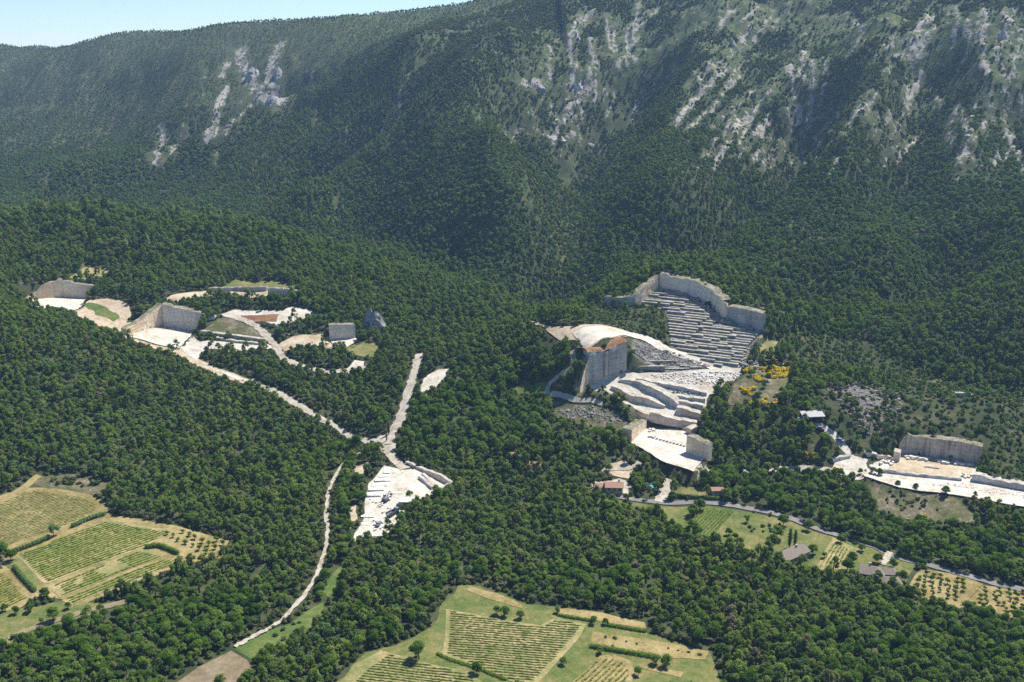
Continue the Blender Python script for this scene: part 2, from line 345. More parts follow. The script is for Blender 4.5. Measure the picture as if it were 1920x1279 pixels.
M['bare'] = ground_mat('bare brown field', [(0.3, (0.149, 0.118, 0.071)), (0.6, (0.211, 0.167, 0.105)), (0.8, (0.248, 0.205, 0.136))], 0.09, 2.5)
M['grass'] = ground_mat('green and yellow meadow', [(0.1, (0.043, 0.073, 0.019)), (0.4, (0.090, 0.116, 0.031)), (0.65, (0.146, 0.142, 0.050)), (0.95, (0.258, 0.194, 0.086))], 0.07, 1.3)
M['lush'] = ground_mat('lush grass', [(0.15, (0.043, 0.076, 0.017)), (0.55, (0.081, 0.119, 0.029)), (0.9, (0.153, 0.153, 0.055))], 0.09, 1.4)
M['scrub'] = ground_mat('dry scrub ground', [(0.1, (0.038, 0.053, 0.019)), (0.42, (0.075, 0.083, 0.034)), (0.65, (0.128, 0.109, 0.064)), (0.95, (0.247, 0.217, 0.158))], 0.1, 0.9)
M['red'] = ground_mat('rust brown spoil', [(0.3, (0.140, 0.069, 0.034)), (0.6, (0.217, 0.118, 0.060)), (0.8, (0.287, 0.187, 0.112))], 0.2, 1.5)
M['rubble'] = ground_mat('grey stone rubble bed', [(0.2, (0.045, 0.044, 0.038)), (0.5, (0.128, 0.120, 0.105)), (0.85, (0.255, 0.240, 0.217))], 0.4, 1.4, 0.6)

# ------------------------------------------------------------------ zones and roads draped on the ground
CLEAR = []                                                  # (polygon or line, closed, margin) where no wood grows
def sheet(name, poly, m, lift=0.15, plane=None, step=3.0, wob=None):
    wob = (1.2 if name == 'field' else 4.0) if wob is None else wob
    poly = [tuple(p[:2]) for p in poly]
    P = []
    for i in range(len(poly)):
        a = np.array(poly[i]); b = np.array(poly[(i + 1) % len(poly)]); k = max(1, int(np.hypot(*(b - a)) / step))
        for q in range(k):
            r = a + (b - a) * q / k
            r = r + (np.array([fbm(r[0] / 9, r[1] / 9, 3, 61), fbm(r[0] / 9 + 70, r[1] / 9, 3, 62)]) - .5) * wob
            P.append(r)
    nb = len(P); P = np.array(P); lo = P.min(0); hi = P.max(0)
    xs, ys = np.meshgrid(np.arange(lo[0], hi[0], step), np.arange(lo[1], hi[1], step)); xs = xs.ravel(); ys = ys.ravel()
    ok = inpoly(xs, ys, P); ok &= dist_poly(xs, ys, P, True) > step * 0.4
    A = [Vector((float(a), float(b))) for a, b in np.r_[P, np.c_[xs[ok], ys[ok]]]]
    r = delaunay_2d_cdt(A, [(i, (i + 1) % nb) for i in range(nb)], [], 1, 1e-4)
    v = np.array([(q.x, q.y) for q in r[0]])
    z = (plane.z(v[:, 0], v[:, 1]) if plane is not None else zt(v[:, 0], v[:, 1])) + lift
    mb = MB(); f = []
    for t in r[2]:
        a, b, c = (v[i] for i in t[:3])
        f.append(tuple(t) if (b[0] - a[0]) * (c[1] - a[1]) - (b[1] - a[1]) * (c[0] - a[0]) > 0 else tuple(reversed(t)))
    mb.add(np.c_[v, z], f)
    return tag(mb.build(name, m, smooth=True), kind='structure')
ZONES = []
def zone(name, pix, m, lift=0.15, margin=2.0, plane=None, clear=True):
    px = np.array(pix, float)
    Wp = plane.cast(px[:, 0], px[:, 1]) if plane is not None else cast(px[:, 0], px[:, 1])
    if clear: CLEAR.append((Wp, True, 0.0, margin))
    ZONES.append((name, Wp, m, lift, plane)); return Wp
def smooth_line(P, k=6):
    P = np.asarray(P, float); Q = np.vstack([2 * P[0] - P[1], P, 2 * P[-1] - P[-2]]); out = []
    for i in range(1, len(Q) - 2):
        for t in np.linspace(0, 1, k, endpoint=False):
            a, b, c, d = Q[i - 1:i + 3]
            out.append(0.5 * ((2 * b) + (c - a) * t + (2 * a - 5 * b + 4 * c - d) * t * t + (3 * b - a - 3 * c + d) * t ** 3))
    out.append(P[-1]); return np.array(out)
def road(name, pix, width, m, lift=0.35, margin=1.5, clear=True, jit=0.0):
    px = np.array(pix, float); L = smooth_line(cast(px[:, 0], px[:, 1])[:, :2], 14)
    d = np.gradient(L, axis=0); d /= np.hypot(d[:, 0], d[:, 1])[:, None] + 1e-9; nrm = np.c_[-d[:, 1], d[:, 0]]
    ar = np.arange(len(L)); wl, wr = ((width / 2) * (1 + (jit + .25) * 1.6 * (fbm(ar * 0.6, np.zeros(len(L)), 3, q_ + len(L)) - 0.5))[:, None] for q_ in (0, 50))
    cols = [L - nrm * wl, L - nrm * wl * .33, L + nrm * wr * .33, L + nrm * wr]
    v = np.concatenate([np.c_[c, zt(c[:, 0], c[:, 1]) + lift] for c in cols]); n = len(L)
    f = [((k + 1) * n + i, k * n + i, k * n + i + 1, (k + 1) * n + i + 1) for k in range(3) for i in range(n - 1)]
    mb = MB(); mb.add(v, f); o = tag(mb.build(name, m, smooth=True), kind='structure')
    if clear: CLEAR.append((L, False, width / 2, margin))
    return L
# fields and clearings, each outline read from the photo and dropped on the real ground
zone('field', [(0, 930), (40, 915), (90, 914), (165, 926), (195, 940), (205, 966), (330, 986), (428, 1014), (420, 1046), (352, 1056), (262, 1092), (135, 1142), (118, 1124), (60, 1120), (0, 1060), (-40, 1040), (-40, 940)], M['soil'], 0.10, 2.5)
zone('field', [(0, 1068), (12, 1066), (66, 1120), (40, 1140), (0, 1150), (-40, 1150), (-40, 1068)], M['soil'], 0.12, 2)
zone('field', [(30, 1043), (200, 976), (322, 996), (272, 1026), (84, 1096)], M['soilgreen'], 0.22)
zone('field', [(92, 1103), (268, 1030), (312, 1042), (112, 1122)], M['soilgreen'], 0.22)
zone('field', [(118, 1127), (318, 1046), (348, 1050), (258, 1086), (130, 1136)], M['soilgreen'], 0.22)
zone('meadow', [(52, 905), (70, 892), (140, 890), (200, 906), (200, 925), (168, 926), (90, 916)], M['scrub'], 0.1, 1.0)
zone('meadow', [(-20, 1152), (60, 1140), (120, 1128), (170, 1132), (235, 1130), (150, 1160), (70, 1192), (-20, 1215)], M['grass'], 0.1, 1.0)
zone('meadow', [(30, 1045), (84, 1098), (60, 1112), (10, 1060)], M['grass'], 0.18, 1.0)
# bottom centre
zone('meadow', [(610, 1300), (690, 1224), (740, 1212), (805, 1178), (822, 1142), (862, 1098), (905, 1098), (985, 1132), (1045, 1138), (1130, 1148), (1212, 1168), (1216, 1190), (1335, 1226), (1352, 1300)], M['grass'], 0.10, 2.5)
zone('field', [(836, 1142), (872, 1150), (1012, 1174), (1042, 1158), (1100, 1172), (1086, 1196), (1052, 1234), (1008, 1282), (965, 1282), (828, 1228), (832, 1200)], M['soilgreen'], 0.22)
zone('field', [(630, 1290), (668, 1245), (715, 1220), (748, 1230), (880, 1262), (915, 1290)], M['soilgreen'], 0.22)
zone('field', [(1062, 1290), (1125, 1230), (1152, 1228), (1180, 1240), (1190, 1260), (1186, 1290)], M['soil'], 0.22)
zone('field', [(1112, 1186), (1215, 1200), (1330, 1222), (1322, 1238), (1250, 1236), (1106, 1212)], M['soil'], 0.20)
zone('field', [(1048, 1140), (1130, 1150), (1210, 1168), (1214, 1180), (1050, 1154)], M['soil'], 0.20)
zone('field', [(880, 1100), (930, 1112), (975, 1132), (980, 1142), (930, 1128), (875, 1108)], M['soil'], 0.2)
zone('field', [(1200, 1246), (1280, 1262), (1275, 1272), (1195, 1252)], M['soil'], 0.2)
zone('field', [(300, 1300), (370, 1252), (432, 1220), (462, 1238), (474, 1258), (440, 1300)], M['bare'], 0.12)
zone('meadow', [(436, 1216), (500, 1188), (560, 1160), (600, 1130), (612, 1150), (580, 1180), (520, 1222), (472, 1238)], M['lush'], 0.1, 0.5)
zone('meadow', [(600, 1110), (640, 1050), (650, 1080), (620, 1140)], M['lush'], 0.1, -1)
# right hand meadows and fields
zone('meadow', [(1080, 922), (1165, 940), (1250, 950), (1340, 951), (1420, 964), (1480, 978), (1540, 1002), (1640, 1030), (1720, 1058), (1700, 1092), (1640, 1100), (1590, 1078), (1520, 1068), (1440, 1052), (1330, 1012), (1230, 965), (1160, 950)], M['grass'], 0.10, 1.0)
zone('meadow', [(1262, 912), (1345, 918), (1345, 932), (1260, 930)], M['grass'], 0.12, 0.5)
zone('field', [(1316, 948), (1380, 957), (1332, 1008), (1270, 1000)], M['lush'], 0.2)
zone('field', [(1562, 1010), (1618, 1034), (1590, 1068), (1526, 1070)], M['soilgreen'], 0.2)
zone('field', [(1726, 1066), (1834, 1086), (1792, 1138), (1694, 1112)], M['soil'], 0.15)
zone('field', [(1840, 1098), (1960, 1112), (1950, 1165), (1900, 1160), (1800, 1140)], M['soil'], 0.15)
zone('hillside', [(1622, 905), (1700, 915), (1790, 930), (1838, 975), (1755, 990), (1650, 962)], M['scrub'], 0.12, 1.5)
zone('hillside', [(1402, 690), (1480, 688), (1474, 735), (1446, 762), (1366, 757), (1376, 722)], M['scrub'], 0.15, 1.5)
zone('hillside', [(1420, 628), (1456, 640), (1452, 672), (1425, 668)], M['soilgreen'], 0.15, 0)
zone('hillside', [(940, 735), (985, 718), (1022, 722), (1022, 738), (980, 738)], M['lush'], 0.12, 1.0)
zone('hillside', [(1040, 752), (1090, 760), (1150, 770), (1180, 802), (1168, 814), (1100, 800), (1040, 784)], M['scrub'], 0.12, 2.5)
# left quarry ground
zone('quarry_floor', [(140, 584), (168, 563), (205, 560), (240, 572), (245, 592), (236, 604), (262, 604), (256, 626), (330, 648), (345, 655), (404, 690), (474, 712), (460, 720), (404, 704), (340, 670), (250, 640), (150, 602)], M['cream'], 0.12, 4.5)
zone('quarry_floor', [(364, 626), (374, 640), (430, 640), (505, 646), (520, 655), (440, 660), (385, 654), (370, 676), (400, 694), (470, 712), (460, 716), (400, 696), (345, 660), (330, 644)], M['white'], 0.2, 1.5)
zone('quarry_floor', [(410, 590), (440, 580), (530, 584), (545, 576), (585, 583), (584, 594), (545, 604), (520, 612), (486, 602), (440, 598)], M['white'], 0.12, 2)
zone('quarry_floor', [(448, 592), (522, 591), (516, 604), (470, 605)], M['red'], 0.22, 0)
zone('hillside', [(372, 627), (412, 596), (436, 597), (488, 620), (500, 640), (452, 634)], M['scrub'], 0.2, 0.5)
zone('hillside', [(150, 574), (186, 570), (222, 596), (214, 602), (180, 592)], M['lush'], 0.2, 0)
zone('quarry_floor', [(520, 648), (548, 630), (610, 625), (640, 640), (660, 645), (630, 655), (560, 650), (530, 660)], M['cream'], 0.14, 3.0)
zone('meadow', [(645, 650), (690, 638), (718, 655), (704, 672), (655, 665)], M['grass'], 0.16, 1)
zone('quarry_floor', [(652, 690), (668, 676), (686, 678), (682, 696), (655, 700)], M['white'], 0.2, 3)
zone('quarry_floor', [(300, 566), (330, 552), (420, 540), (520, 545), (560, 548), (556, 560), (500, 560), (410, 552), (330, 566)], M['cream'], 0.16, 2.0)
zone('meadow', [(414, 540), (440, 524), (530, 528), (560, 542), (500, 544)], M['grass'], 0.14, 0)
zone('meadow', [(130, 520), (160, 500), (206, 503), (206, 518), (150, 526)], M['soilgreen'], 0.14, 1)
# valley roads and patches
zone('quarry_floor', [(782, 740), (795, 712), (822, 692), (842, 692), (842, 704), (815, 728), (796, 744)], M['white'], 0.14, 1.5)
zone('quarry_floor', [(700, 832), (718, 815), (740, 812), (744, 838), (728, 850), (712, 842)], M['track'], 0.14, 1)
zone('quarry_floor', [(660, 1016), (685, 960), (690, 905), (722, 874), (760, 882), (800, 880), (822, 922), (800, 936), (768, 950), (740, 985), (714, 1014)], M['white'], 0.16, 1.5)
zone('quarry_floor', [(800, 886), (822, 896), (846, 912), (824, 920), (808, 905)], M['white'], 0.2, 1.5)
zone('quarry_floor', [(668, 872), (694, 866), (692, 885), (668, 892)], M['cream'], 0.14, 0.5)
zone('quarry_floor', [(654, 950), (672, 946), (668, 975), (657, 992)], M['cream'], 0.14, 0.0)
zone('quarry_floor', [(1140, 870), (1172, 862), (1190, 880), (1180, 900), (1150, 892), (1126, 888)], M['cream'], 0.14, 1)
zone('quarry_floor', [(1110, 905), (1160, 898), (1180, 910), (1184, 928), (1112, 920)], M['track'], 0.12, 1.5)
# right quarry plateau
zone('quarry_floor', [(966, 606), (1000, 612), (1040, 616), (1090, 612), (1140, 613), (1176, 622), (1180, 634), (1104, 656), (1080, 640), (1050, 640), (1020, 622)], M['cream'], 0.55, 2.5)
zone('quarry_floor', [(1070, 628), (1090, 618), (1140, 616), (1182, 628), (1182, 634), (1102, 656)], M['white'], 0.85, 0)
CLEAR.append((cast([1080, 1186, 1188, 1104], [636, 626, 648, 666], H_BASE), True, 0.0, 3.5))
zone('quarry_floor', [(1190, 636), (1240, 650), (1300, 672), (1345, 690), (1300, 694), (1185, 696), (1180, 670)], M['rubble'], 0.16, 1)
# third quarry
zone('quarry_floor', [(1524, 794), (1545, 796), (1575, 822), (1602, 856), (1640, 866), (1690, 850), (1662, 884), (1690, 912), (1626, 898), (1556, 890), (1566, 868), (1590, 856), (1556, 822)], M['white'], 0.14, 2)
zone('hillside', [(1570, 728), (1640, 728), (1668, 755), (1655, 790), (1640, 818), (1605, 780)], M['rubble'], 0.14, -3.0)
for n_, pl_, pix_, m_ in (('quarry_floor', 'left_far', [(40, 562), (121, 557), (166, 560), (150, 575), (133, 587), (100, 592), (60, 577)], 'white'),
        ('quarry_floor', 'left_near', [(240, 628), (307, 610), (371, 622), (348, 642), (325, 653), (280, 642)], 'white'),
        ('quarry_floor', 'left_small', [(617, 637), (666, 633), (668, 640), (640, 652), (626, 648)], 'white'),
        ('quarry_floor', 'low_floor', [(1184, 828), (1212, 785), (1242, 791), (1297, 810), (1288, 845), (1320, 858), (1300, 884), (1240, 864)], 'white'),
        ('quarry_floor', 'yard', [(1083, 752), (1104, 724), (1134, 712), (1175, 695), (1200, 699), (1345, 692), (1400, 689), (1372, 721), (1332, 741), (1320, 786), (1300, 802), (1240, 792), (1212, 787), (1165, 772), (1130, 757)], 'white'),
        ('quarry_floor', 'third', [(1620, 893), (1652, 871), (1690, 849), (1832, 871), (1824, 900), (1930, 919), (1930, 953), (1790, 927), (1686, 914)], 'white')):
    zone(n_, pix_, M[m_], 0.0, 2.5, PL[pl_])
CLEAR.append((PIT['terrace'], True, 0.0, 2.0))
zone('quarry_floor', [(1660, 880), (1692, 856), (1826, 873), (1818, 896)], M['cream'], 0.06, 0, PL['third'])
for z_ in ZONES: sheet(*z_)
R_A = road('road', [(722, 834), (690, 828), (640, 808), (600, 785), (560, 760), (520, 738), (470, 714)], 4.2, M['track'], 0.35, 2.0, jit=0.7)
R_B = road('road', [(722, 834), (738, 805), (755, 770), (765, 735), (776, 700), (788, 664)], 5.0, M['track'], 0.4, jit=0.4)
road('road', [(742, 812), (750, 790), (762, 785)], 4.0, M['track'], 0.38)
R_C = road('path', [(690, 842), (648, 866), (620, 915), (612, 955), (614, 990), (608, 1040), (590, 1085), (560, 1130), (520, 1170), (480, 1192), (440, 1214)], 1.7, M['track'], 0.42, 2.6, jit=0.9)
road('path', [(724, 840), (735, 856), (760, 880)], 5, M['track'], 0.38)
R_D = road('road', [(1108, 917), (1160, 932), (1240, 943), (1340, 944), (1420, 957), (1480, 972), (1540, 995), (1590, 1010), (1640, 1026), (1672, 1042), (1740, 1060), (1830, 1085), (1930, 1110)], 3.3, M['asphalt'], 0.34, 0.3)
road('road', [(1236, 942), (1244, 926), (1257, 898)], 5.0, M['track'], 0.42)
road('path', [(1668, 1036), (1662, 1048), (1654, 1060)], 2.6, M['track'], 0.42)
road('path', [(1836, 1094), (1815, 1115), (1790, 1142)], 3, M['soil'], 0.4)
road('road', [(1300, 884), (1340, 885), (1420, 883), (1500, 881), (1570, 885)], 4.5, M['track'], 0.4, 1.0)
road('road', [(1176, 626), (1205, 634), (1240, 650), (1290, 672), (1345, 690), (1395, 690)], 7.0, M['white'], 0.5, 1.5)
road('path', [(1023, 738), (1050, 742), (1090, 752), (1130, 758)], 2.4, M['track'], 0.4, 1.5)
road('path', [(1024, 738), (1030, 722), (1045, 708), (1070, 692), (1075, 672), (1070, 660)], 2.8, M['track'], 0.4, 0.5)
road('path', [(438, 594), (470, 606), (500, 630), (520, 655), (540, 678), (580, 690), (620, 698), (690, 690)], 4.0, M['track'], 0.45, 2.2, jit=0.5)
road('path', [(15, 1198), (80, 1172), (160, 1148), (240, 1128)], 3.0, M['bare'], 0.3, 0.6)
road('path', [(-10, 946), (40, 918), (66, 897), (74, 892)], 3.5, M['soil'], 0.2, 1.0)
road('path', [(1130, 886), (1150, 880), (1185, 878), (1200, 868)], 3.0, M['track'], 0.4, 0.5)

# ------------------------------------------------------------------ terrain mesh
CLEAR_D = []
def clear_mask(x, y, extra=0.0, bush=False):
    r = np.zeros(np.shape(x), bool)
    for P, closed, base, mg in CLEAR:
        mg = base + (min(mg, 0.5) if bush else mg)
        lo = P.min(0)[:2] - 8; hi = P.max(0)[:2] + 8
        k = np.where((x > lo[0]) & (x < hi[0]) & (y > lo[1]) & (y < hi[1]))[0]
        if not len(k): continue
        d = dist_poly(x[k], y[k], P, closed)
        if closed:
            ins = inpoly(x[k], y[k], P); mm = mg + extra
            h = (ins | (d < mm)) if mm >= 0 else (ins & (d > -mm))
        else: h = d < mg + extra
        r[k[h]] = True
    return r
# bare rock on the mountain: streaks and crags, as pixel polylines with a radius in metres and a strength
ROCKS = [([(525, 85), (512, 115), (500, 150), (515, 180), (530, 190)], 13, .66), ([(450, 95), (455, 130), (475, 160), (500, 195)], 15, .6), ([(425, 120), (418, 145)], 9, .6), ([(425, 165), (405, 215), (392, 262)], 9, .66), ([(450, 190), (440, 225), (420, 250)], 11, .5), ([(470, 150), (520, 195), (470, 210)], 18, .55), ([(560, 110), (580, 150), (600, 120)], 10, .4),
         ([(300, 235), (305, 270), (295, 305)], 10, .55), ([(345, 240), (325, 290)], 10, .45), ([(90, 320), (82, 370)], 5, .35), ([(10, 205), (50, 205), (130, 185), (170, 145)], 12, .25), ([(130, 150), (170, 145)], 9, .3), ([(590, 205), (597, 240)], 5, .35), ([(620, 330), (640, 300)], 6, .25),
         ([(748, 225), (745, 190), (765, 140), (810, 105)], 5, .42), ([(830, 58), (880, 60)], 7, .35), ([(680, 280), (686, 240)], 5, .25), ([(900, 235), (895, 215)], 6, .35),
         ([(1108, 24), (1080, 45), (1066, 75), (1075, 130), (1068, 165)], 8, .55), ([(1105, 75), (1112, 110), (1100, 150), (1112, 175)], 5, .5), ([(1197, 5), (1192, 40), (1183, 70), (1180, 100), (1192, 118)], 5, .55), ([(1030, 90), (1033, 130), (1020, 160)], 5, .5), ([(975, 165), (1020, 155)], 8, .5), ([(1060, 165), (1095, 165), (1070, 200), (1060, 235)], 11, .5),
         ([(945, 255), (975, 240), (1000, 215)], 8, .45), ([(1000, 250), (1050, 250), (1090, 262)], 10, .45), ([(1215, 160), (1190, 200), (1180, 235)], 7, .45), ([(1270, 130), (1220, 165)], 5, .4), ([(1090, 270), (1150, 230), (1200, 165)], 12, .2),
         ([(1360, 128), (1320, 170), (1285, 210), (1262, 240)], 5, .6), ([(1410, 40), (1395, 80), (1340, 130), (1290, 165)], 10, .35), ([(1480, 125), (1490, 175), (1495, 235), (1502, 262)], 5, .6), ([(1508, 100), (1500, 140), (1490, 150)], 5, .6), ([(1523, 115), (1520, 185), (1515, 230), (1505, 258)], 5, .6), ([(1545, 110), (1545, 135)], 4, .5), ([(1545, 165), (1538, 190)], 4, .5), ([(1470, 210), (1480, 230), (1462, 290)], 6, .35),
         ([(1605, 40), (1615, 65), (1595, 100)], 4, .5), ([(1575, 40), (1590, 30)], 6, .35), ([(1680, 75), (1665, 100)], 3, .5), ([(1700, 72), (1690, 84)], 3, .5), ([(1725, 145), (1712, 165), (1700, 188)], 5, .65), ([(1625, 175), (1605, 200)], 4, .4), ([(1555, 205), (1575, 195)], 4, .4),
         ([(1845, 40), (1842, 100), (1845, 140)], 6, .55), ([(1880, 20), (1890, 60), (1870, 100), (1880, 135)], 8, .45), ([(1915, 65), (1905, 110), (1895, 140)], 7, .45), ([(1880, 170), (1888, 215), (1895, 265)], 7, .45), ([(1855, 150), (1860, 230)], 9, .35), ([(1840, 310), (1850, 330)], 8, .3),
         ([(1160, 290), (1135, 330), (1110, 340)], 10, .28), ([(1060, 350), (1075, 300)], 8, .28), ([(1060, 300), (1125, 260)], 6, .25), ([(985, 385), (995, 370)], 6, .35), ([(1300, 30), (1500, 20), (1650, 40)], 40, .13), ([(1100, 200), (1200, 100), (1400, 60)], 45, .10), ([(1440, 180), (1480, 130)], 30, .12), ([(1880, 60), (1880, 200)], 40, .16), ([(1540, 490), (1560, 505)], 5, .3), ([(660, 520), (650, 495)], 4, .3), ([(1650, 540), (1655, 545)], 5, .25)]
_r = np.random.default_rng(77)
for _k in range(330):
    _x = _r.uniform(1010, 1920); _y = _r.uniform(5, 300); _l = _r.uniform(14, 58); _w = fbm(np.array(_x / 90), np.array(_y / 70), 3, 55)
    if _w < .46: continue
    _dx = -_l * (_r.uniform(.5, 1.1) if 1180 < _x < 1480 or 1540 < _x < 1760 else _r.uniform(-.25, .3))
    _m = [(_x + _dx * t + _r.normal(0, 2.0), _y + _l * t) for t in (0, .35, .7, 1)]; ROCKS.append((_m, _r.uniform(1.7, 3.0), _r.uniform(.42, .66)))
for _k in range(60):
    _x = _r.uniform(0, 1000); _y = _r.uniform(90, 380); _l = _r.uniform(6, 26); ROCKS.append(([(_x, _y), (_x + _r.normal(0, 5), _y + _l)], _r.uniform(1.5, 3.0), _r.uniform(.3, .5)))
PX_, PY_, _d = project(GX, GY, H)
rock = np.zeros_like(H)
for pix, rad, st in ROCKS:
    rad *= .85 if rad > 3.2 else 1.0
    q = np.array(pix, float); L = cast(q[:, 0], q[:, 1])[:, :2]
    lo = L.min(0) - rad * 4; hi = L.max(0) + rad * 4
    jj = np.where((gy > lo[1]) & (gy < hi[1]))[0]; ii = np.where((gx > lo[0]) & (gx < hi[0]))[0]
    if not len(jj) or not len(ii): continue
    sl_ = np.ix_(jj, ii); X_ = GX[sl_]; Y_ = GY[sl_]
    wq = min(1.0, rad / 5); d = dist_poly(X_ + 6 * wq * (fbm(X_ / 12, Y_ / 12, 2, 3) - .5), Y_ + 10 * wq * (fbm(X_ / 12, Y_ / 12, 2, 8) - .5), L)
    rock[sl_] = np.maximum(rock[sl_], st * np.exp(-(d / rad) ** 2))
slope = np.hypot(np.gradient(H, gy, axis=0), np.gradient(H, gx, axis=1))
hi_ = sstep(430, 120, PY_) * sstep(600, 760, GY)
rightm = sstep(850, 1150, PX_) * hi_
rock += 0.06 * rightm + 0.05 * hi_
H += sstep(0.15, 0.45, rock) * (ridged(GX / 16, GY / 22, 3, 77) - 0.55) * 9          # crags stand out of the slope
scrub = np.clip(sstep(330, 60, PY_) * sstep(620, 800, GY) * (0.35 + 0.65 * sstep(700, 1200, PX_)), 0, 1)
nx_, ny_ = len(gx), len(gy)
me = bpy.data.meshes.new('terrain')
idx = np.arange(nx_ * ny_).reshape(ny_, nx_)
quads = np.stack([idx[:-1, :-1], idx[:-1, 1:], idx[1:, 1:], idx[1:, :-1]], -1).reshape(-1, 4)
me.vertices.add(nx_ * ny_); me.vertices.foreach_set('co', np.stack([GX, GY, H], -1).astype(np.float32).ravel())
me.loops.add(quads.size); me.loops.foreach_set('vertex_index', quads.astype(np.int32).ravel())
me.polygons.add(len(quads)); me.polygons.foreach_set('loop_start', np.arange(0, quads.size, 4, dtype=np.int32)); me.polygons.foreach_set('loop_total', np.full(len(quads), 4, np.int32))
me.polygons.foreach_set('use_smooth', np.ones(len(quads), bool))
for nm, arr in (('rock', rock), ('scrub', scrub)):
    at = me.attributes.new(nm, 'FLOAT', 'POINT'); at.data.foreach_set('value', arr.astype(np.float32).ravel())
me.materials.append(M['terrain']); me.update(calc_edges=True)
ter = bpy.data.objects.new('terrain', me); COL.objects.link(ter); tag(ter, kind='structure')
# the plain and far country round about, down to the horizon
mb = MB()
for (x0, x1, y0, y1, z_) in ((-5200, 3600, -2500, 139, -6), ):
    mb.add([(x0, y0, z_), (x1, y0, z_), (x1, y1, z_), (x0, y1, z_)], [(0, 1, 2, 3)])
tag(mb.build('ground', M['terrain']), kind='structure')
mb = MB()
fx = np.linspace(-5200, -900, 44)
fz = 150 + 34 * fbm(fx / 700, fx * 0, 4, 3) + 12
rows = [(2900, -60), (3300, 0.55), (3500, 1.0), (4200, -60)]
v = np.concatenate([np.c_[fx, np.full(44, y) + 60 * fbm(fx / 300, fx * 0 + y, 2, 1), (np.full(44, k) if k < 0 else fz * k)] for y, k in rows])
mb.add(v, [(r * 44 + i, r * 44 + i + 1, (r + 1) * 44 + i + 1, (r + 1) * 44 + i) for r in range(3) for i in range(43)])
tag(mb.build('hills', M['terrain'], smooth=True), kind='structure')

# ------------------------------------------------------------------ trees
PINE = [(0.0, (0.057, 0.095, 0.021)), (0.3, (0.101, 0.151, 0.030)), (0.65, (0.142, 0.197, 0.039)), (0.93, (0.191, 0.242, 0.054)), (0.975, (0.185, 0.210, 0.054)), (0.99, (0.185, 0.151, 0.103))]
M['pine'] = leaf_mat('pine needles', PINE, 0.32, 0.010, (0.120, 0.175, 0.038))
M['oak'] = leaf_mat('broad green leaves', [(0.0, (0.047, 0.100, 0.013)), (0.5, (0.085, 0.151, 0.021)), (0.9, (0.128, 0.199, 0.034)), (1.0, (0.151, 0.189, 0.047))], 0.35)
M['holm'] = leaf_mat('dark evergreen oak leaves', [(0.0, (0.038, 0.071, 0.021)), (0.5, (0.068, 0.114, 0.033)), (0.9, (0.103, 0.160, 0.042)), (1.0, (0.116, 0.137, 0.069))], 0.3, 0.006, (0.106, 0.177, 0.053))
M['cedar'] = leaf_mat('bright conifer needles', [(0.0, (0.079, 0.150, 0.040)), (0.6, (0.124, 0.206, 0.054)), (1.0, (0.175, 0.237, 0.071))], 0.32)
M['bush'] = leaf_mat('scrub leaves', [(0.0, (0.042, 0.066, 0.024)), (0.5, (0.078, 0.108, 0.036)), (1.0, (0.144, 0.156, 0.072))], 0.3)
M['vine'] = leaf_mat('vine leaves', [(0.0, (0.17, 0.225, 0.04)), (1.0, (0.22, 0.27, 0.055))], 0.45)
M['dryvine'] = leaf_mat('sparse olive vine leaves', [(0.0, (0.18, 0.22, 0.06)), (1.0, (0.25, 0.28, 0.085))], 0.45)
M['broom'] = leaf_mat('yellow broom flowers', [(0.0, (0.45, 0.33, 0.01)), (1.0, (0.60, 0.46, 0.03))], 0.25)
M['bark'] = plain('rough brown bark', (0.11, 0.08, 0.055), 0.95, 0.3, 4, 0.1)
ICO_V = None
def ico():
    t = (1 + 5 ** .5) / 2; v = np.array([(-1, t, 0), (1, t, 0), (-1, -t, 0), (1, -t, 0), (0, -1, t), (0, 1, t), (0, -1, -t), (0, 1, -t), (t, 0, -1), (t, 0, 1), (-t, 0, -1), (-t, 0, 1)], float)
    f = [(0, 11, 5), (0, 5, 1), (0, 1, 7), (0, 7, 10), (0, 10, 11), (1, 5, 9), (5, 11, 4), (11, 10, 2), (10, 7, 6), (7, 1, 8), (3, 9, 4), (3, 4, 2), (3, 2, 6), (3, 6, 8), (3, 8, 9), (4, 9, 5), (2, 4, 11), (6, 2, 10), (8, 6, 7), (9, 8, 1)]
    return v / np.linalg.norm(v[0]), f
ICO = ico()
def leafy(mb, lobes, rng, card, per, core=0.68, up=0.55):
    for c, r in lobes:
        c = np.array(c, float); r = np.array([r, r, r * 0.85]) if np.isscalar(r) else np.array(r, float)
        if core: mb.add(c + ICO[0] * r * core * rng.uniform(0.85, 1.15, (12, 1)), ICO[1])
        n = max(6, int(per * (r[0] ** 1.6)))
        d = rng.normal(size=(n, 3)); d /= np.linalg.norm(d, axis=1)[:, None]; d[:, 2] = np.where(d[:, 2] < -0.45, -d[:, 2], d[:, 2])
        p = c + d * r * rng.uniform(0.8, 1.12, (n, 1))
        nn = d + rng.normal(0, 0.45, (n, 3)); nn[:, 2] += up; nn /= np.linalg.norm(nn, axis=1)[:, None]
        a = np.cross(nn, rng.normal(size=(n, 3))); a /= np.linalg.norm(a, axis=1)[:, None] + 1e-9; b = np.cross(nn, a)
        s = (card * rng.uniform(0.6, 1.3, n))[:, None]; s2 = s * rng.uniform(0.55, 0.9, (n, 1))
        q = np.stack([p - a * s, p - b * s2 * .9, p + a * s, p + b * s2], 1).reshape(-1, 3)
        mb.add(q, np.arange(4 * n).reshape(-1, 4))
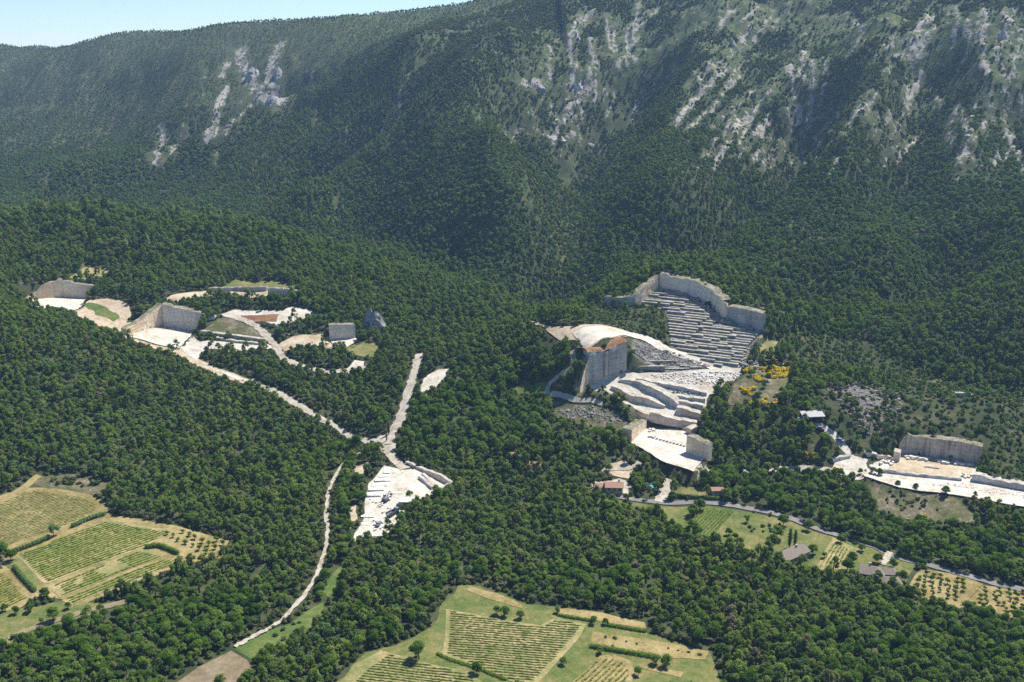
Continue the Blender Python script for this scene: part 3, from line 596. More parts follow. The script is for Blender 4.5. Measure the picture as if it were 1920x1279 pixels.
def crown(kind, seed):
    rng = np.random.default_rng(seed); mb = MB(); L = []
    if kind == 'pine':
        R = rng.uniform(2.2, 2.7); h = rng.uniform(6.8, 8.8); ox, oy = rng.normal(0, 0.4, 2)
        for k in range(20):
            a = rng.uniform(0, 6.283); u = rng.uniform(0, 1); rr = R * (0.25 + 0.75 * rng.uniform() ** 0.5) * (1 - 0.62 * u ** 1.6)
            L.append(((ox * u + rr * math.cos(a), oy * u + rr * math.sin(a), h * (0.38 + 0.52 * u)), rng.uniform(0.5, 1.1)))
        L.append(((ox, oy, h * 0.92), 0.8)); leafy(mb, L, rng, 0.27, 44)
    elif kind == 'oak':
        R = rng.uniform(2.5, 3.1); h = rng.uniform(5.5, 7)
        for k in range(17):
            a = rng.uniform(0, 6.283); e = rng.uniform(-0.25, 1.45); rr = R * 0.72 * math.cos(e)
            L.append(((rr * math.cos(a), rr * math.sin(a), h * 0.52 + h * 0.34 * math.sin(e)), rng.uniform(0.95, 1.4)))
        L.append(((0, 0, h * 0.55), (1.6, 1.6, 1.4))); leafy(mb, L, rng, 0.27, 38)
    elif kind == 'holm':
        R = rng.uniform(2.2, 2.8); h = rng.uniform(4.8, 6)
        for k in range(12):
            a = rng.uniform(0, 6.283); e = rng.uniform(-0.2, 1.5); rr = R * 0.68 * math.cos(e)
            L.append(((rr * math.cos(a), rr * math.sin(a), h * 0.5 + h * 0.36 * math.sin(e)), rng.uniform(0.9, 1.3)))
        leafy(mb, L, rng, 0.36, 20)
    elif kind == 'cedar':
        h = rng.uniform(6.6, 8.2); R = rng.uniform(2.0, 2.4)
        for k in range(18):
            u = (k + .5) / 18; a = k * 2.4 + rng.uniform(-.4, .4); rr = R * (1 - u) * 0.75
            L.append(((rr * math.cos(a), rr * math.sin(a), h * (0.15 + 0.8 * u)), 0.45 + 0.75 * (1 - u)))
        leafy(mb, L, rng, 0.34, 24)
    elif kind == 'cypress':
        for k in range(14):
            u = k / 13; rr = 0.15; a = k * 2.4
            L.append(((rr * math.cos(a), rr * math.sin(a), 0.7 + 7.6 * u), 0.25 + 0.75 * math.sin(math.pi * min(1, 0.15 + 0.8 * (1 - u))) ** .7))
        leafy(mb, L, rng, 0.25, 26)
    elif kind == 'bush':
        for k in range(7):
            a = rng.uniform(0, 6.283); rr = rng.uniform(0, 0.9)
            L.append(((rr * math.cos(a), rr * math.sin(a), rng.uniform(0.35, 1.1)), rng.uniform(0.45, 0.8)))
        leafy(mb, L, rng, 0.26, 26)
    elif kind == 'orchard':
        for k in range(8):
            a = rng.uniform(0, 6.283); rr = rng.uniform(0, 1.0)
            L.append(((rr * math.cos(a), rr * math.sin(a), rng.uniform(1.2, 2.4)), rng.uniform(0.5, 0.8)))
        leafy(mb, L, rng, 0.25, 26)
    return mb, (h if kind in ('pine', 'oak', 'holm', 'cedar') else 2)
def trunk_mb(kind, h, rng):
    mb = MB(); r = 0.22 if kind in ('pine', 'oak', 'cedar') else 0.14
    if kind == 'bush': mb.cyl((0, 0, -.3), (0.1, 0, .8), .06, .03, 5); mb.cyl((0, 0, -.3), (-.25, .1, .7), .05, .03, 5); return mb
    top = {'pine': .8, 'cedar': .9, 'oak': .5, 'holm': .5, 'cypress': .9, 'orchard': .6}[kind] * (h if kind not in ('cypress', 'orchard') else (7 if kind == 'cypress' else 2.6))
    b = np.array([rng.normal(0, .15), rng.normal(0, .15), top * .5])
    mb.cyl((0, 0, -1.0), b, r * 1.2, r * .8, 7); mb.cyl(b, (b[0] * .6, b[1] * .6, top), r * .8, r * .35, 7)
    for k in range(5):
        a = k * 1.3 + rng.uniform(0, .6); z0 = top * rng.uniform(.45, .8); L = rng.uniform(.7, 1.5) * (0.5 if kind in ('orchard', 'cypress') else 1)
        if kind == 'cypress': L *= .4
        mb.cyl((b[0] * .7, b[1] * .7, z0), (b[0] + L * math.cos(a), b[1] + L * math.sin(a), z0 + L * .7), r * .4, r * .15, 5)
    return mb
LEAF = {'pine': 'pine', 'oak': 'oak', 'holm': 'holm', 'cedar': 'cedar', 'cypress': 'holm', 'bush': 'bush', 'orchard': 'oak'}
PROTO = {}
def proto(kind, nvar):
    L = []
    for k in range(nvar):
        mb, h = crown(kind, 100 * len(PROTO) + k); rng = np.random.default_rng(k + 5)
        L.append((mb.mesh('crown', M[LEAF[kind]]), trunk_mb(kind, h, rng).mesh('trunk', M['bark'])))
    PROTO[kind] = L
for k_, n_ in (('pine', 7), ('oak', 5), ('holm', 5), ('cedar', 4), ('cypress', 2), ('bush', 4), ('orchard', 4)): proto(k_, n_)
NAME = {'pine': 'pine_tree', 'oak': 'oak_tree', 'holm': 'evergreen_oak', 'cedar': 'conifer_tree', 'cypress': 'cypress_tree', 'bush': 'bush', 'orchard': 'orchard_tree'}
FIRST = {}
def tree(kind, x, y, sc, label, group=None, cat='tree', var=None, rz=None, stretch=1.0, leaf=None, z=None):
    """a whole tree or shrub of its own: Empty > crown, trunk"""
    L = PROTO[kind]; c, t = L[int(RNG.integers(len(L))) if var is None else var % len(L)]
    e = empty(NAME[kind], (x, y, (float(zt(x, y)) if z is None else z) - 0.1), RNG.uniform(0, 6.28) if rz is None else rz); e.scale = (sc, sc, sc * stretch)
    tag(e, label, cat, group)
    for nm, me_ in (('crown', c), ('trunk', t)):
        o = bpy.data.objects.new(nm, me_); COL.objects.link(o); o.parent = e
        if nm == 'crown' and leaf is not None:
            o.material_slots[0].link = 'OBJECT'; o.material_slots[0].material = leaf
        if nm == 'crown': FIRST.setdefault((kind, c.name), (o, None))
        else: FIRST[(kind, c.name)] = (FIRST[(kind, c.name)][0], FIRST[(kind, c.name)][1] or o)
    return e
# --- where the wood grows
def jgrid(x0, x1, y0, y1, s, rng):
    a, b = np.meshgrid(np.arange(x0, x1, s), np.arange(y0, y1, s)); a = a + (np.arange(b.shape[0]) % 2)[:, None] * s * .5
    a = a.ravel() + rng.uniform(-.42, .42, a.size) * s; b = b.ravel() + rng.uniform(-.42, .42, b.size) * s; return a, b
OAKZ = [[(0, 1190), (90, 1175), (240, 1140), (400, 1130), (560, 1100), (600, 1000), (625, 900), (680, 850), (705, 850), (660, 1020), (640, 1060), (600, 1150), (520, 1230), (480, 1279), (0, 1279)], [(640, 1279), (700, 1215), (800, 1170), (830, 1100), (1000, 1140), (1190, 1130), (1180, 1060), (1000, 1080), (860, 1050), (780, 1120), (600, 1260)],
        [(1440, 1279), (1560, 1190), (1700, 1130), (1800, 1150), (1930, 1170), (1930, 1279)], [(620, 830), (700, 845), (690, 920), (650, 1000), (620, 1000)], [(540, 560), (640, 500), (700, 560), (680, 620), (600, 600)], [(1500, 780), (1920, 740), (1920, 900), (1700, 830)], [(1260, 880), (1500, 885), (1620, 920), (1560, 960), (1920, 1010), (1920, 1090), (1640, 1010), (1400, 940), (1280, 930)], [(760, 780), (900, 700), (1060, 700), (1050, 830), (900, 850), (780, 850)]]
CEDZ = [[(960, 600), (1040, 520), (1180, 420), (1400, 400), (1450, 470), (1250, 470), (1120, 560), (1000, 610)], [(700, 470), (850, 500), (940, 590), (900, 620), (780, 640), (740, 580)], [(1440, 620), (1500, 560), (1640, 640), (1780, 720), (1700, 730), (1480, 680)], [(400, 330), (560, 330), (700, 440), (560, 430)]]
def inz(zs, x, y):
    r = np.zeros(np.shape(x), bool)
    for q in zs: r |= inpoly(x, y, q)
    return r
HILLZ = [[(-60, 415), (130, 388), (400, 408), (600, 468), (800, 528), (925, 592), (820, 645), (640, 600), (560, 560), (300, 540), (-60, 540)]]  # left middle hill: paler tree kinds put its lit look into leaf colour
DARKZ = [[(0, 395), (130, 376), (400, 396), (600, 452), (800, 512), (940, 578), (1010, 520), (800, 430), (620, 385), (430, 350), (200, 350), (0, 372)], [(640, 340), (880, 230), (960, 300), (1015, 430), (960, 520), (780, 470), (620, 420)], [(1330, 490), (1500, 340), (1930, 240), (1930, 740), (1780, 690), (1500, 530)], [(0, 290), (260, 270), (420, 300), (300, 390), (0, 410)]]  # mostly dark oaks: partly wood cover, partly slope shade put into tree colour
LIGHTZ = [[(430, 300), (600, 300), (640, 400), (720, 470), (560, 430), (400, 350)], [(1050, 520), (1180, 420), (1440, 330), (1480, 370), (1300, 470), (1130, 560)], [(880, 60), (760, 180), (600, 260), (560, 200), (700, 110)]]
FOREST = {k: [] for k in ('pine', 'oak', 'holm', 'cedar', 'bush')}
def grow(x0, x1, y0, y1, s, mode, seed):
    rng = np.random.default_rng(seed); x, y = jgrid(x0, x1, y0, y1, s, rng); z = zt(x, y)
    px, py, d = project(x, y, z)
    k = (px > -260) & (px < 2180) & (py < 1420) & (py > -230); x, y, z, px, py = (q[k] for q in (x, y, z, px, py))
    k = ~clear_mask(x, y, 0.6); x, y, z, px, py = (q[k] for q in (x, y, z, px, py))
    rk = bil(gx, gy, rock, x, y); sl = bil(gx, gy, slope, x, y); u = rng.uniform(size=len(x)); n1 = fbm(x / 60, y / 60, 3, 71); n2 = fbm(x / 18, y / 18, 2, 91)
    if mode == 'near':
        scrubz = inz([[(1490, 740), (1700, 715), (1930, 730), (1930, 905), (1840, 880), (1700, 800), (1600, 850)]], px, py)
        keep = (u < 0.97 - 0.45 * sstep(.62, .72, n2)) & ~(scrubz & (u > 0.8))
        sc = 0.50 + 0.44 * rng.uniform(size=len(x)) ** 1.3 + 0.35 * (n2 - .5)
        young = inz([[(1090, 570), (1248, 575), (1250, 630), (1180, 622), (1100, 610)], [(1440, 620), (1640, 640), (1790, 725), (1500, 690)]], px, py); sc = np.where(young, sc * .62, sc)
        sc = np.where(scrubz, sc * .72, sc)
        pk = rng.uniform(size=len(x))
        oz = inz(OAKZ, px, py); cz = inz(CEDZ, px, py)
        kind = np.where(oz, np.where(pk < .72, 1, np.where(pk < .85, 2, 0)), np.where(cz, np.where(pk < .3, 3, np.where(pk < .6, 1, 0)), np.where(pk < .05 + .3 * sstep(.52, .66, n1), 1, np.where(pk < .2 + .2 * sstep(.48, .36, n1), 2, 0))))
        kind = np.where(scrubz, np.where(pk < .4, 4, np.where(pk < .7, 2, 0)), kind); sc = np.where(kind == 4, sc * 2.2, sc)
        hm = sstep(560, 640, y) * (py < 640); kind = np.where((rng.uniform(size=len(x)) < hm * .35) & (kind == 0), 2, kind)
    else:
        thin = sstep(330, 60, py) * sstep(650, 1150, px)
        cover = 1.0 - 0.42 * thin * (0.35 + 1.1 * n2) - 0.25 * sstep(300, 80, py) * (n2 > .5)
        cover = np.where(rk > .14 + .3 * (n2 - .3), cover * .12, cover)
        keep = u < cover
        sc = (0.48 + 0.42 * rng.uniform(size=len(x)) * (0.6 + .8 * n1)) * (1 - .42 * sstep(330, 80, py))
        pk = rng.uniform(size=len(x)); cz = inz(CEDZ + LIGHTZ, px + 40 * (n1 - .5), py + 40 * (n2 - .5)); oz = n1 > .56; dz = inz(DARKZ, px + 40 * (n1 - .5), py + 40 * (n2 - .5))
        kind = np.where(cz, np.where(pk < .3, 3, np.where(pk < .72, 0, 1)), np.where(dz, np.where(pk < .93, 2, 0), np.where(pk < .45 + .3 * (n2 - .5), 2, np.where(pk < .78 + .1 * oz, 0, 4))))
        sc = np.where(kind == 4, sc * 1.7, sc)
    hz_ = inz(HILLZ, px, py); ph = rng.uniform(size=len(x)); kind = np.where(hz_, np.where(ph < .70, 0, np.where(ph < .76, 3, 1)), kind)
    k = keep
    for i, nm in enumerate(('pine', 'oak', 'holm', 'cedar', 'bush')):
        q = k & (kind == i)
        if q.any(): FOREST[nm].append(np.c_[x[q], y[q], z[q], sc[q]])
def undergrowth(x0, x1, y0, y1, s, seed):
    rng = np.random.default_rng(seed); x, y = jgrid(x0, x1, y0, y1, s, rng); z = zt(x, y); px, py, d = project(x, y, z)
    k = (px > -150) & (px < 2070) & (py < 1380); x, y, z = x[k], y[k], z[k]
    k = clear_mask(x, y, 0.8) & ~clear_mask(x, y, 0.3, True) & (rng.uniform(size=len(x)) < .8); x, y, z = x[k], y[k], z[k]
    FOREST['bush'].append(np.c_[x, y, z, rng.uniform(.55, 1.5, len(x))])
undergrowth(-420, 520, 250, 680, 1.9, 12)
grow(-560, 620, 240, 700, 3.1, 'near', 1)
grow(-1000, 900, 700, 1320, 3.5, 'far', 2)
grow(-1380, 300, 1320, 2200, 5.0, 'far', 3)
def garrigue(x0, x1, y0, y1, s, seed):
    rng = np.random.default_rng(seed); x, y = jgrid(x0, x1, y0, y1, s, rng); z = zt(x, y); px, py, d = project(x, y, z)
    th = sstep(340, 140, py) * sstep(560, 900, px); n2 = fbm(x / 22, y / 22, 3, 191); rk = bil(gx, gy, rock, x, y)
    k = (px > 500) & (px < 2100) & (py > -120) & (rng.uniform(size=len(x)) < th * (0.15 + 1.3 * sstep(.40, .62, n2)) * np.where(rk > .2, .1, 1)); x, y, z = x[k], y[k], z[k]
    FOREST['bush'].append(np.c_[x, y, z, rng.uniform(.7, 1.9, len(x))])
garrigue(-350, 880, 820, 1330, 2.7, 13)
LBL = {'pine': ('pine crowns', ), }
def region(px, py):
    if py > 1050: return 'at the bottom edge of the wood' if px > 600 else 'in the wood by the pale track at lower left'
    if py > 880: return 'in the broad pine wood right of the stone yard' if px > 700 else 'in the wood beside the left vineyards'
    return 'in the wood below the quarries'
for nm, lst in FOREST.items():
    P = np.concatenate(lst); px, py, d = project(P[:, 0], P[:, 1], P[:, 2] + 3)
    vis = (px > 0) & (px < 1920) & (py < 1275) & (py > 0)
    size = np.where(vis, P[:, 3] / d, 0)
    top = np.argsort(-size)[:(300 if nm in ('pine', 'oak') else 60 if nm == 'holm' else 24)]
    kindname = {'pine': 'dark green pine with lumpy crown', 'oak': 'bright green round topped tree', 'holm': 'dark small crowned evergreen oak', 'cedar': 'pointed green conifer', 'bush': 'low olive green bush'}[nm]
    for i in top:
        rg = region(px[i], py[i])
        tree(nm, P[i, 0], P[i, 1], P[i, 3], f'{kindname} {rg}', f'{NAME[nm]}s {rg}'.replace('_', ' '), 'bush' if nm == 'bush' else 'tree', stretch=RNG.uniform(.85, 1.3))
    rest = np.setdiff1d(np.arange(len(P)), top); P = P[rest]
    prot = [v for k, v in FIRST.items() if k[0] == nm]
    me = bpy.data.meshes.new(NAME[nm]); me.from_pydata(P[:, :3].tolist(), [], [])
    rng = np.random.default_rng(3)
    for an, ty, arr in (('sc', 'FLOAT', P[:, 3]), ('rot', 'FLOAT', rng.uniform(0, 6.28, len(P))), ('st', 'FLOAT', rng.uniform(.8, 1.4, len(P)) * P[:, 3]), ('pick', 'INT', rng.integers(0, len(prot), len(P)))):
        at = me.attributes.new(an, ty, 'POINT'); at.data.foreach_set('value', arr.astype(np.float32 if ty == 'FLOAT' else np.int32))
    ob = bpy.data.objects.new({'pine': 'pine_forest', 'oak': 'broadleaf_forest', 'holm': 'evergreen_forest', 'cedar': 'conifer_forest', 'bush': 'bushland'}[nm], me); COL.objects.link(ob)
    tag(ob, {'pine': 'mass of dark green pines covering the hills and the plain', 'oak': 'mass of bright broadleaf trees along the tracks and gullies', 'holm': 'mass of dark evergreen oaks on the mountain slopes', 'cedar': 'mass of pointed conifers in the valley behind the quarries', 'bush': 'low scrub bushes scattered over the stony slopes'}[nm], 'forest' if nm != 'bush' else 'bushes', kind='stuff')
    ng = bpy.data.node_groups.new(nm + ' scatter', 'GeometryNodeTree'); ng.interface.new_socket('Geometry', in_out='INPUT', socket_type='NodeSocketGeometry'); ng.interface.new_socket('Geometry', in_out='OUTPUT', socket_type='NodeSocketGeometry')
    n = N(ng); gi = n('NodeGroupInput'); go = n('NodeGroupOutput')
    J = n('GeometryNodeJoinGeometry')
    for cr, tr in reversed(prot):
        jj = n('GeometryNodeJoinGeometry')
        for o_ in (cr, tr):
            oi = n('GeometryNodeObjectInfo', {'Object': o_}, transform_space='ORIGINAL'); ng.links.new(oi.outputs['Geometry'], jj.inputs[0])
        ti = n('GeometryNodeGeometryToInstance', {0: jj.outputs[0]}); ng.links.new(ti.outputs[0], J.inputs[0])
    at = lambda a_, dt: n('GeometryNodeInputNamedAttribute', {'Name': a_}, data_type=dt).outputs[0]
    cv = n('ShaderNodeCombineXYZ', {2: at('rot', 'FLOAT')})
    ip = n('GeometryNodeInstanceOnPoints', {'Points': gi.outputs[0], 'Instance': J.outputs[0], 'Pick Instance': True, 'Instance Index': at('pick', 'INT'), 'Rotation': cv.outputs[0], 'Scale': n('ShaderNodeCombineXYZ', {0: at('sc', 'FLOAT'), 1: at('sc', 'FLOAT'), 2: at('st', 'FLOAT')}).outputs[0]})
    ng.links.new(ip.outputs[0], go.inputs[0])
    md = ob.modifiers.new('scatter', 'NODES'); md.node_group = ng
    print('FOREST', nm, len(P), len(prot))
rb0 = np.random.default_rng(4)
# ------------------------------------------------------------------ quarry walls, benches and crags
M['wall_tan'] = stone_mat('tan sawn limestone', (0.679, 0.519, 0.330), (0.347, 0.259, 0.173), (0.779, 0.649, 0.462), 0.5, 0.5, 0.3)
M['wall_grey'] = stone_mat('weathered grey limestone', (0.406, 0.379, 0.334), (0.117, 0.111, 0.104), (0.523, 0.486, 0.406), 1.2, 0.65, 0.6)
M['wall_pale'] = stone_mat('pale sawn limestone', (0.664, 0.601, 0.505), (0.301, 0.278, 0.243), (0.753, 0.618, 0.436), 0.6, 0.55, 0.4)
M['wall_dark'] = stone_mat('black streaked limestone', (0.472, 0.393, 0.300), (0.052, 0.045, 0.038), (0.564, 0.486, 0.379), 0.8, 0.9, 0.4)
M['bench'] = stone_mat('grey bench stone', (0.472, 0.445, 0.393), (0.144, 0.138, 0.124), (0.628, 0.590, 0.510), 1.8, 0.5, 0.6)
M['bench_tan'] = stone_mat('cream bench stone', (0.617, 0.523, 0.379), (0.289, 0.223, 0.151), (0.708, 0.628, 0.498), 1.6, 0.45, 0.5)
M['bench_rust'] = stone_mat('rust stained bench stone', (0.550, 0.420, 0.328), (0.262, 0.157, 0.111), (0.642, 0.537, 0.432), 1.5, 0.45, 0.5)
M['crag'] = stone_mat('grey crag limestone', (0.292, 0.279, 0.274), (0.105, 0.105, 0.110), (0.420, 0.397, 0.362), 0.3, 0.7, 0.4)
M['block'] = ground_mat('white cut stone', [(0.2, (0.46, 0.42, 0.35)), (0.6, (0.60, 0.57, 0.50)), (0.9, (0.68, 0.66, 0.60))], 0.5, 3.0, 0.05)
M['rock'] = ground_mat('loose grey stone', [(0.15, (0.094, 0.090, 0.082)), (0.5, (0.187, 0.176, 0.160)), (0.9, (0.328, 0.304, 0.273))], 0.25, 2.0, 0.2)
M['wallrim'] = ground_mat('dry scrub and dust', [(0.15, (0.06, 0.07, 0.03)), (0.45, (0.14, 0.13, 0.08)), (0.8, (0.30, 0.27, 0.21))], 0.3, 1.5)
M['dust'] = ground_mat('dusty ledge top', [(0.15, (0.20, 0.18, 0.14)), (0.5, (0.36, 0.33, 0.27)), (0.85, (0.50, 0.47, 0.41))], 0.3, 1.5)
def wall(pts, plane, m, label, thick=3.0, name='quarry_wall', cat='quarry wall', rough=0.25, topj=0.3, sink=1.0, parent=None, group=None, batter=0.0, top=None):
    B = []; T = []
    for px, by, ty in pts:
        if plane is None: q = cast(px, by)[0]
        else: q = plane.cast(np.float64(px), np.float64(by))
        B.append(q); T.append(max(ZC + ray(px, ty)[1] * q[1], q[2] + 0.3))
    B = np.array(B); T = np.array(T)
    L = [0.0]
    for i in range(1, len(B)): L.append(L[-1] + np.hypot(*(B[i, :2] - B[i - 1, :2])))
    n = max(2, int(L[-1] / 1.6)); s = np.linspace(0, L[-1], n + 1); s = np.unique(np.r_[s, L])
    x, y, zb, zt_ = (np.interp(s, L, q) for q in (B[:, 0], B[:, 1], B[:, 2], T))
    zt_ = zt_ + topj * (vnoise(s / 2.5, s * 0, 5) - .5) * 2
    P = np.c_[x, y]; d = np.gradient(P, axis=0); d /= np.hypot(d[:, 0], d[:, 1])[:, None]; nr = np.c_[-d[:, 1], d[:, 0]]
    if (nr * P).sum(1).mean() < 0: nr = -nr
    k = len(s); nv = max(2, int((zt_ - zb).max() / 1.8)); rows = []
    for j in range(nv + 1):
        f = j / nv; off = (rough * (fbm(s / 3, s * 0 + f * 9, 3, 3) - .5) * 2 * (1 if 0 < j else 0.3) + batter * f)[:, None]
        rows.append(np.c_[P + nr * off, (zb - sink) * (1 - f) + zt_ * f])
    rows.append(np.c_[P + nr * thick, zt_ + 0.1]); rows.append(np.c_[P + nr * thick, zb - sink - 1])
    v = np.concatenate(rows); R = len(rows); f = []
    for j in range(R - 1):
        for i in range(k - 1): f.append((j * k + i, j * k + i + 1, (j + 1) * k + i + 1, (j + 1) * k + i))
    f.append(tuple(j * k for j in range(R))); f.append(tuple(j * k + k - 1 for j in reversed(range(R))))
    mb = MB(); mb.add(v, f); o = mb.build(name, [m, top or M['dust' if name in ('quarry_bench', 'stone_ledge', 'block_wall') else 'wallrim']], parent, base=True)
    o.data.polygons.foreach_set('material_index', np.array([1 if (q // (k - 1)) >= nv and q < (R - 1) * (k - 1) else 0 for q in range(len(f))], np.int32))
    if parent is None: tag(o, label, cat, group)
    return o
LF, LN, LS, LO, YD, TE, TH = (PL[k] for k in ('left_far', 'left_near', 'left_small', 'low_floor', 'yard', 'terrace', 'third'))
wall([(48, 562, 560), (70, 560, 547), (90, 559, 533), (122, 557, 523)], LF, M['wall_tan'], 'sunlit tan sloping quarry wall at the far left end of the quarries', 4)
wall([(121, 557.5, 527), (144, 559, 531), (184, 561, 537)], LF, M['wall_pale'], 'pale vertical quarry face with a dark groove at the far left pit', 4)
wall([(238, 629, 617), (268, 620, 600), (290, 614, 583), (308, 610, 569)], LN, M['wall_tan'], 'warm tan sunlit side wall of the left white floored pit', 4)
wall([(307, 611, 571), (340, 616, 578), (371, 622.5, 585), (404, 628, 594)], LN, M['wall_pale'], 'pale grey back wall of the left white floored pit', 5)
wall([(618, 636.5, 610), (640, 635.5, 609), (667, 633, 608)], LS, M['wall_pale'], 'small smooth pale quarry face beside the jagged crag', 4)
wall([(503, 563, 541), (532, 562, 541)], None, M['wall_pale'], 'small cream rock cut below the green clearing on the left hill', 3)
wall([(533, 562, 542), (558, 560, 545)], None, M['wall_tan'], 'ochre stepped rock edge right of the small cream rock cut', 3)
wall([(392, 548, 541), (440, 546, 539), (500, 546, 538)], None, M['wall_grey'], 'long low dark ledge above the left pits', 3)
wall([(376, 628, 621), (440, 634, 629), (498, 642, 636)], None, M['bench_tan'], 'low cream ledge along the foot of the grassy spoil mound', 2.5, 'stone_ledge', 'ledge')
wall([(404, 638, 633), (450, 644, 640), (494, 648, 644)], None, M['bench'], 'lower grey ledge in front of the grassy spoil mound', 2.0, 'stone_ledge', 'ledge')
# right quarry: tall block with its two faces, sunlit return, yard benches
wall([(1087, 748, 728), (1094, 738, 700), (1103, 726, 670)], YD, M['wall_tan'], 'sunlit tan return face on the left corner of the tall stone block', 4)
wall([(1102, 726, 660), (1118, 719, 659), (1133, 713, 657)], YD, M['wall_grey'], 'left half of the tall grey quarry block under the rust brown rim', 5, rough=.5)
wall([(1134, 714, 661), (1140, 712, 660)], YD, M['wall_dark'], 'dark narrow recess between the halves of the tall quarry block', 5)
wall([(1141, 710, 655), (1160, 702, 648), (1175, 695, 640)], YD, M['wall_grey'], 'right half of the tall grey quarry block with tufts of green', 5, rough=.5)
wall([(1104, 745, 740), (1130, 752, 747), (1156, 761, 755)], YD, M['bench'], 'small dark ledge at the left end of the white quarry yard', 2.5, 'quarry_bench', 'quarry bench')
wall([(1145, 729, 724), (1165, 738, 731), (1180, 752, 741), (1210, 757, 746), (1236, 764, 757), (1247, 765, 761)], YD, M['bench_tan'], 'cream stepped bench in the middle of the white quarry yard', 4, 'quarry_bench', 'quarry bench')
wall([(1160, 716, 713), (1192, 722, 714), (1220, 738, 726), (1238, 748, 735), (1262, 762, 749), (1270, 766, 758)], YD, M['bench'], 'rugged grey bench with bushes across the white quarry yard', 5, 'quarry_bench', 'quarry bench', rough=0.6)
wall([(1193, 716, 710), (1230, 723, 717), (1280, 733, 726), (1325, 742, 737)], YD, M['bench'], 'long upper grey bench along the top of the white quarry yard', 4, 'quarry_bench', 'quarry bench', rough=0.5)
wall([(1262, 748, 742), (1290, 752, 745), (1322, 756, 748)], YD, M['bench'], 'thin layered bench below the rust brown strip at the right of the yard', 3, 'quarry_bench', 'quarry bench')
wall([(1268, 758, 752), (1295, 763, 756), (1318, 768, 760)], YD, M['bench'], 'second thin layered bench below the rust brown strip', 3, 'quarry_bench', 'quarry bench')
wall([(1268, 776, 764), (1290, 783, 769), (1312, 790, 776)], YD, M['bench_rust'], 'pinkish rock face at the right hand corner of the yard', 4, 'quarry_bench', 'quarry bench')
wall([(1153, 764, 752), (1180, 774, 762), (1200, 781, 771), (1219, 787, 780)], YD, M['wall_tan'], 'tan rock face dropping from the yard towards the lowest white floor', 4, 'quarry_bench', 'quarry bench', rough=.5)
wall([(1218, 787, 773), (1240, 793, 779), (1265, 797, 786), (1306, 804, 793)], YD, M['bench_rust'], 'reddish layered bench above the lowest white floor', 4, 'quarry_bench', 'quarry bench', rough=.5)
wall([(1212, 788, 781), (1240, 795, 789), (1270, 802, 797), (1298, 812, 806)], LO, M['bench_tan'], 'cream foot ledge at the back of the lowest white floor', 4, 'quarry_bench', 'quarry bench')
wall([(1184, 829, 806), (1198, 816, 797), (1212, 803, 787)], LO, M['wall_tan'], 'tan sawn corner face left of the lowest white floor', 5)
wall([(1286, 847, 817), (1300, 853, 822), (1326, 861, 834)], LO, M['wall_tan'], 'tan block with a brown top band right of the lowest white floor', 4)
wall([(1296, 816, 806), (1310, 812, 800), (1325, 806, 795)], LO, M['bench_rust'], 'pink grey ledge between the lowest floor and the wooded mound', 4, 'quarry_bench', 'quarry bench')
bl = [(1101, 728, 661), (1106, 724, 660), (1133, 713, 657), (1175, 695, 640)]; mb = MB(); vv = []
for px, by, ty in bl:
    b_ = YD.cast(np.float64(px), np.float64(by)); zt__ = ZC + ray(px, ty)[1] * b_[1]; dirv = np.array([-.45, .89])
    for o_, h_ in ((.3, -.3), (1.2, .7), (2.8, 1.0), (7.0, .9), (13.0, -.8)): vv.append((b_[0] + dirv[0] * o_, b_[1] + dirv[1] * o_, zt__ + h_ + rb0.normal(0, .15)))
mb.add(vv, [(i * 5 + j, (i + 1) * 5 + j, (i + 1) * 5 + j + 1, i * 5 + j + 1) for i in range(3) for j in range(4)]); tag(mb.build('spoil_bank', M['red'], smooth=True, base=True), 'rust brown bank of spoil along the top of the tall quarry block', 'earth bank')
# wall round the top of the terraces
wall([(1132, 573, 556), (1160, 577, 558), (1188, 575, 555)], None, M['wall_grey'], 'shaded grey rock face among trees left of the big terraces', 4)
wall([(1190, 572, 553), (1205, 562, 540), (1222, 548, 528), (1234, 540, 516)], TE, M['wall_tan'], 'sunlit buff wall climbing the left side of the big terraces', 4)
wall([(1236, 538, 513), (1262, 545, 519), (1300, 555, 526), (1330, 570, 541), (1352, 594, 563), (1362, 596, 571)], TE, M['wall_pale'], 'long pale wall with rubble rim along the top of the big terraces', 6, rough=.5, topj=.8)
wall([(1362, 597, 575), (1390, 608, 578), (1428, 621, 588), (1434, 620, 590)], TE, M['wall_grey'], 'tall ribbed grey wall at the upper right end of the big terraces', 6)
# third quarry
wall([(1684, 850, 833), (1700, 851.5, 816), (1712, 852, 818), (1760, 860, 824), (1800, 866, 829), (1838, 872, 838)], TH, M['wall_dark'], 'broad quarry wall with black vertical streaks at the right edge', 5)
wall([(1656, 886, 881), (1700, 892, 887), (1750, 897, 892), (1803, 902, 897)], TH, M['bench'], 'low row of grey stone dividing the sandy floor from the white track', 1.6, 'stone_ledge', 'ledge', topj=.5)
wall([(1822, 902, 890), (1860, 909, 898), (1930, 922, 911)], TH, M['bench'], 'stacked grey stone bank beside the white track at the right edge', 4, 'stone_ledge', 'ledge', topj=.6)
wall([(1620, 856, 848), (1645, 861, 853), (1672, 863, 856)], None, M['bench_tan'], 'low cream stone wall left of the black streaked quarry wall', 2, 'stone_ledge', 'ledge')
wall([(1674, 864, 846), (1686, 866, 850)], TH, M['bench_tan'], 'squat cream stone pillar left of the black streaked quarry wall', 4, 'stone_ledge', 'ledge')
wall([(1562, 868, 862), (1595, 859, 853)], None, M['bench'], 'low grey wall beside the white track below the shed', 2, 'stone_ledge', 'ledge')
wall([(1790, 744, 737), (1830, 747, 741)], None, M['bench'], 'grey ruined wall on the slope at the right edge', 2, 'stone_ledge', 'ledge')
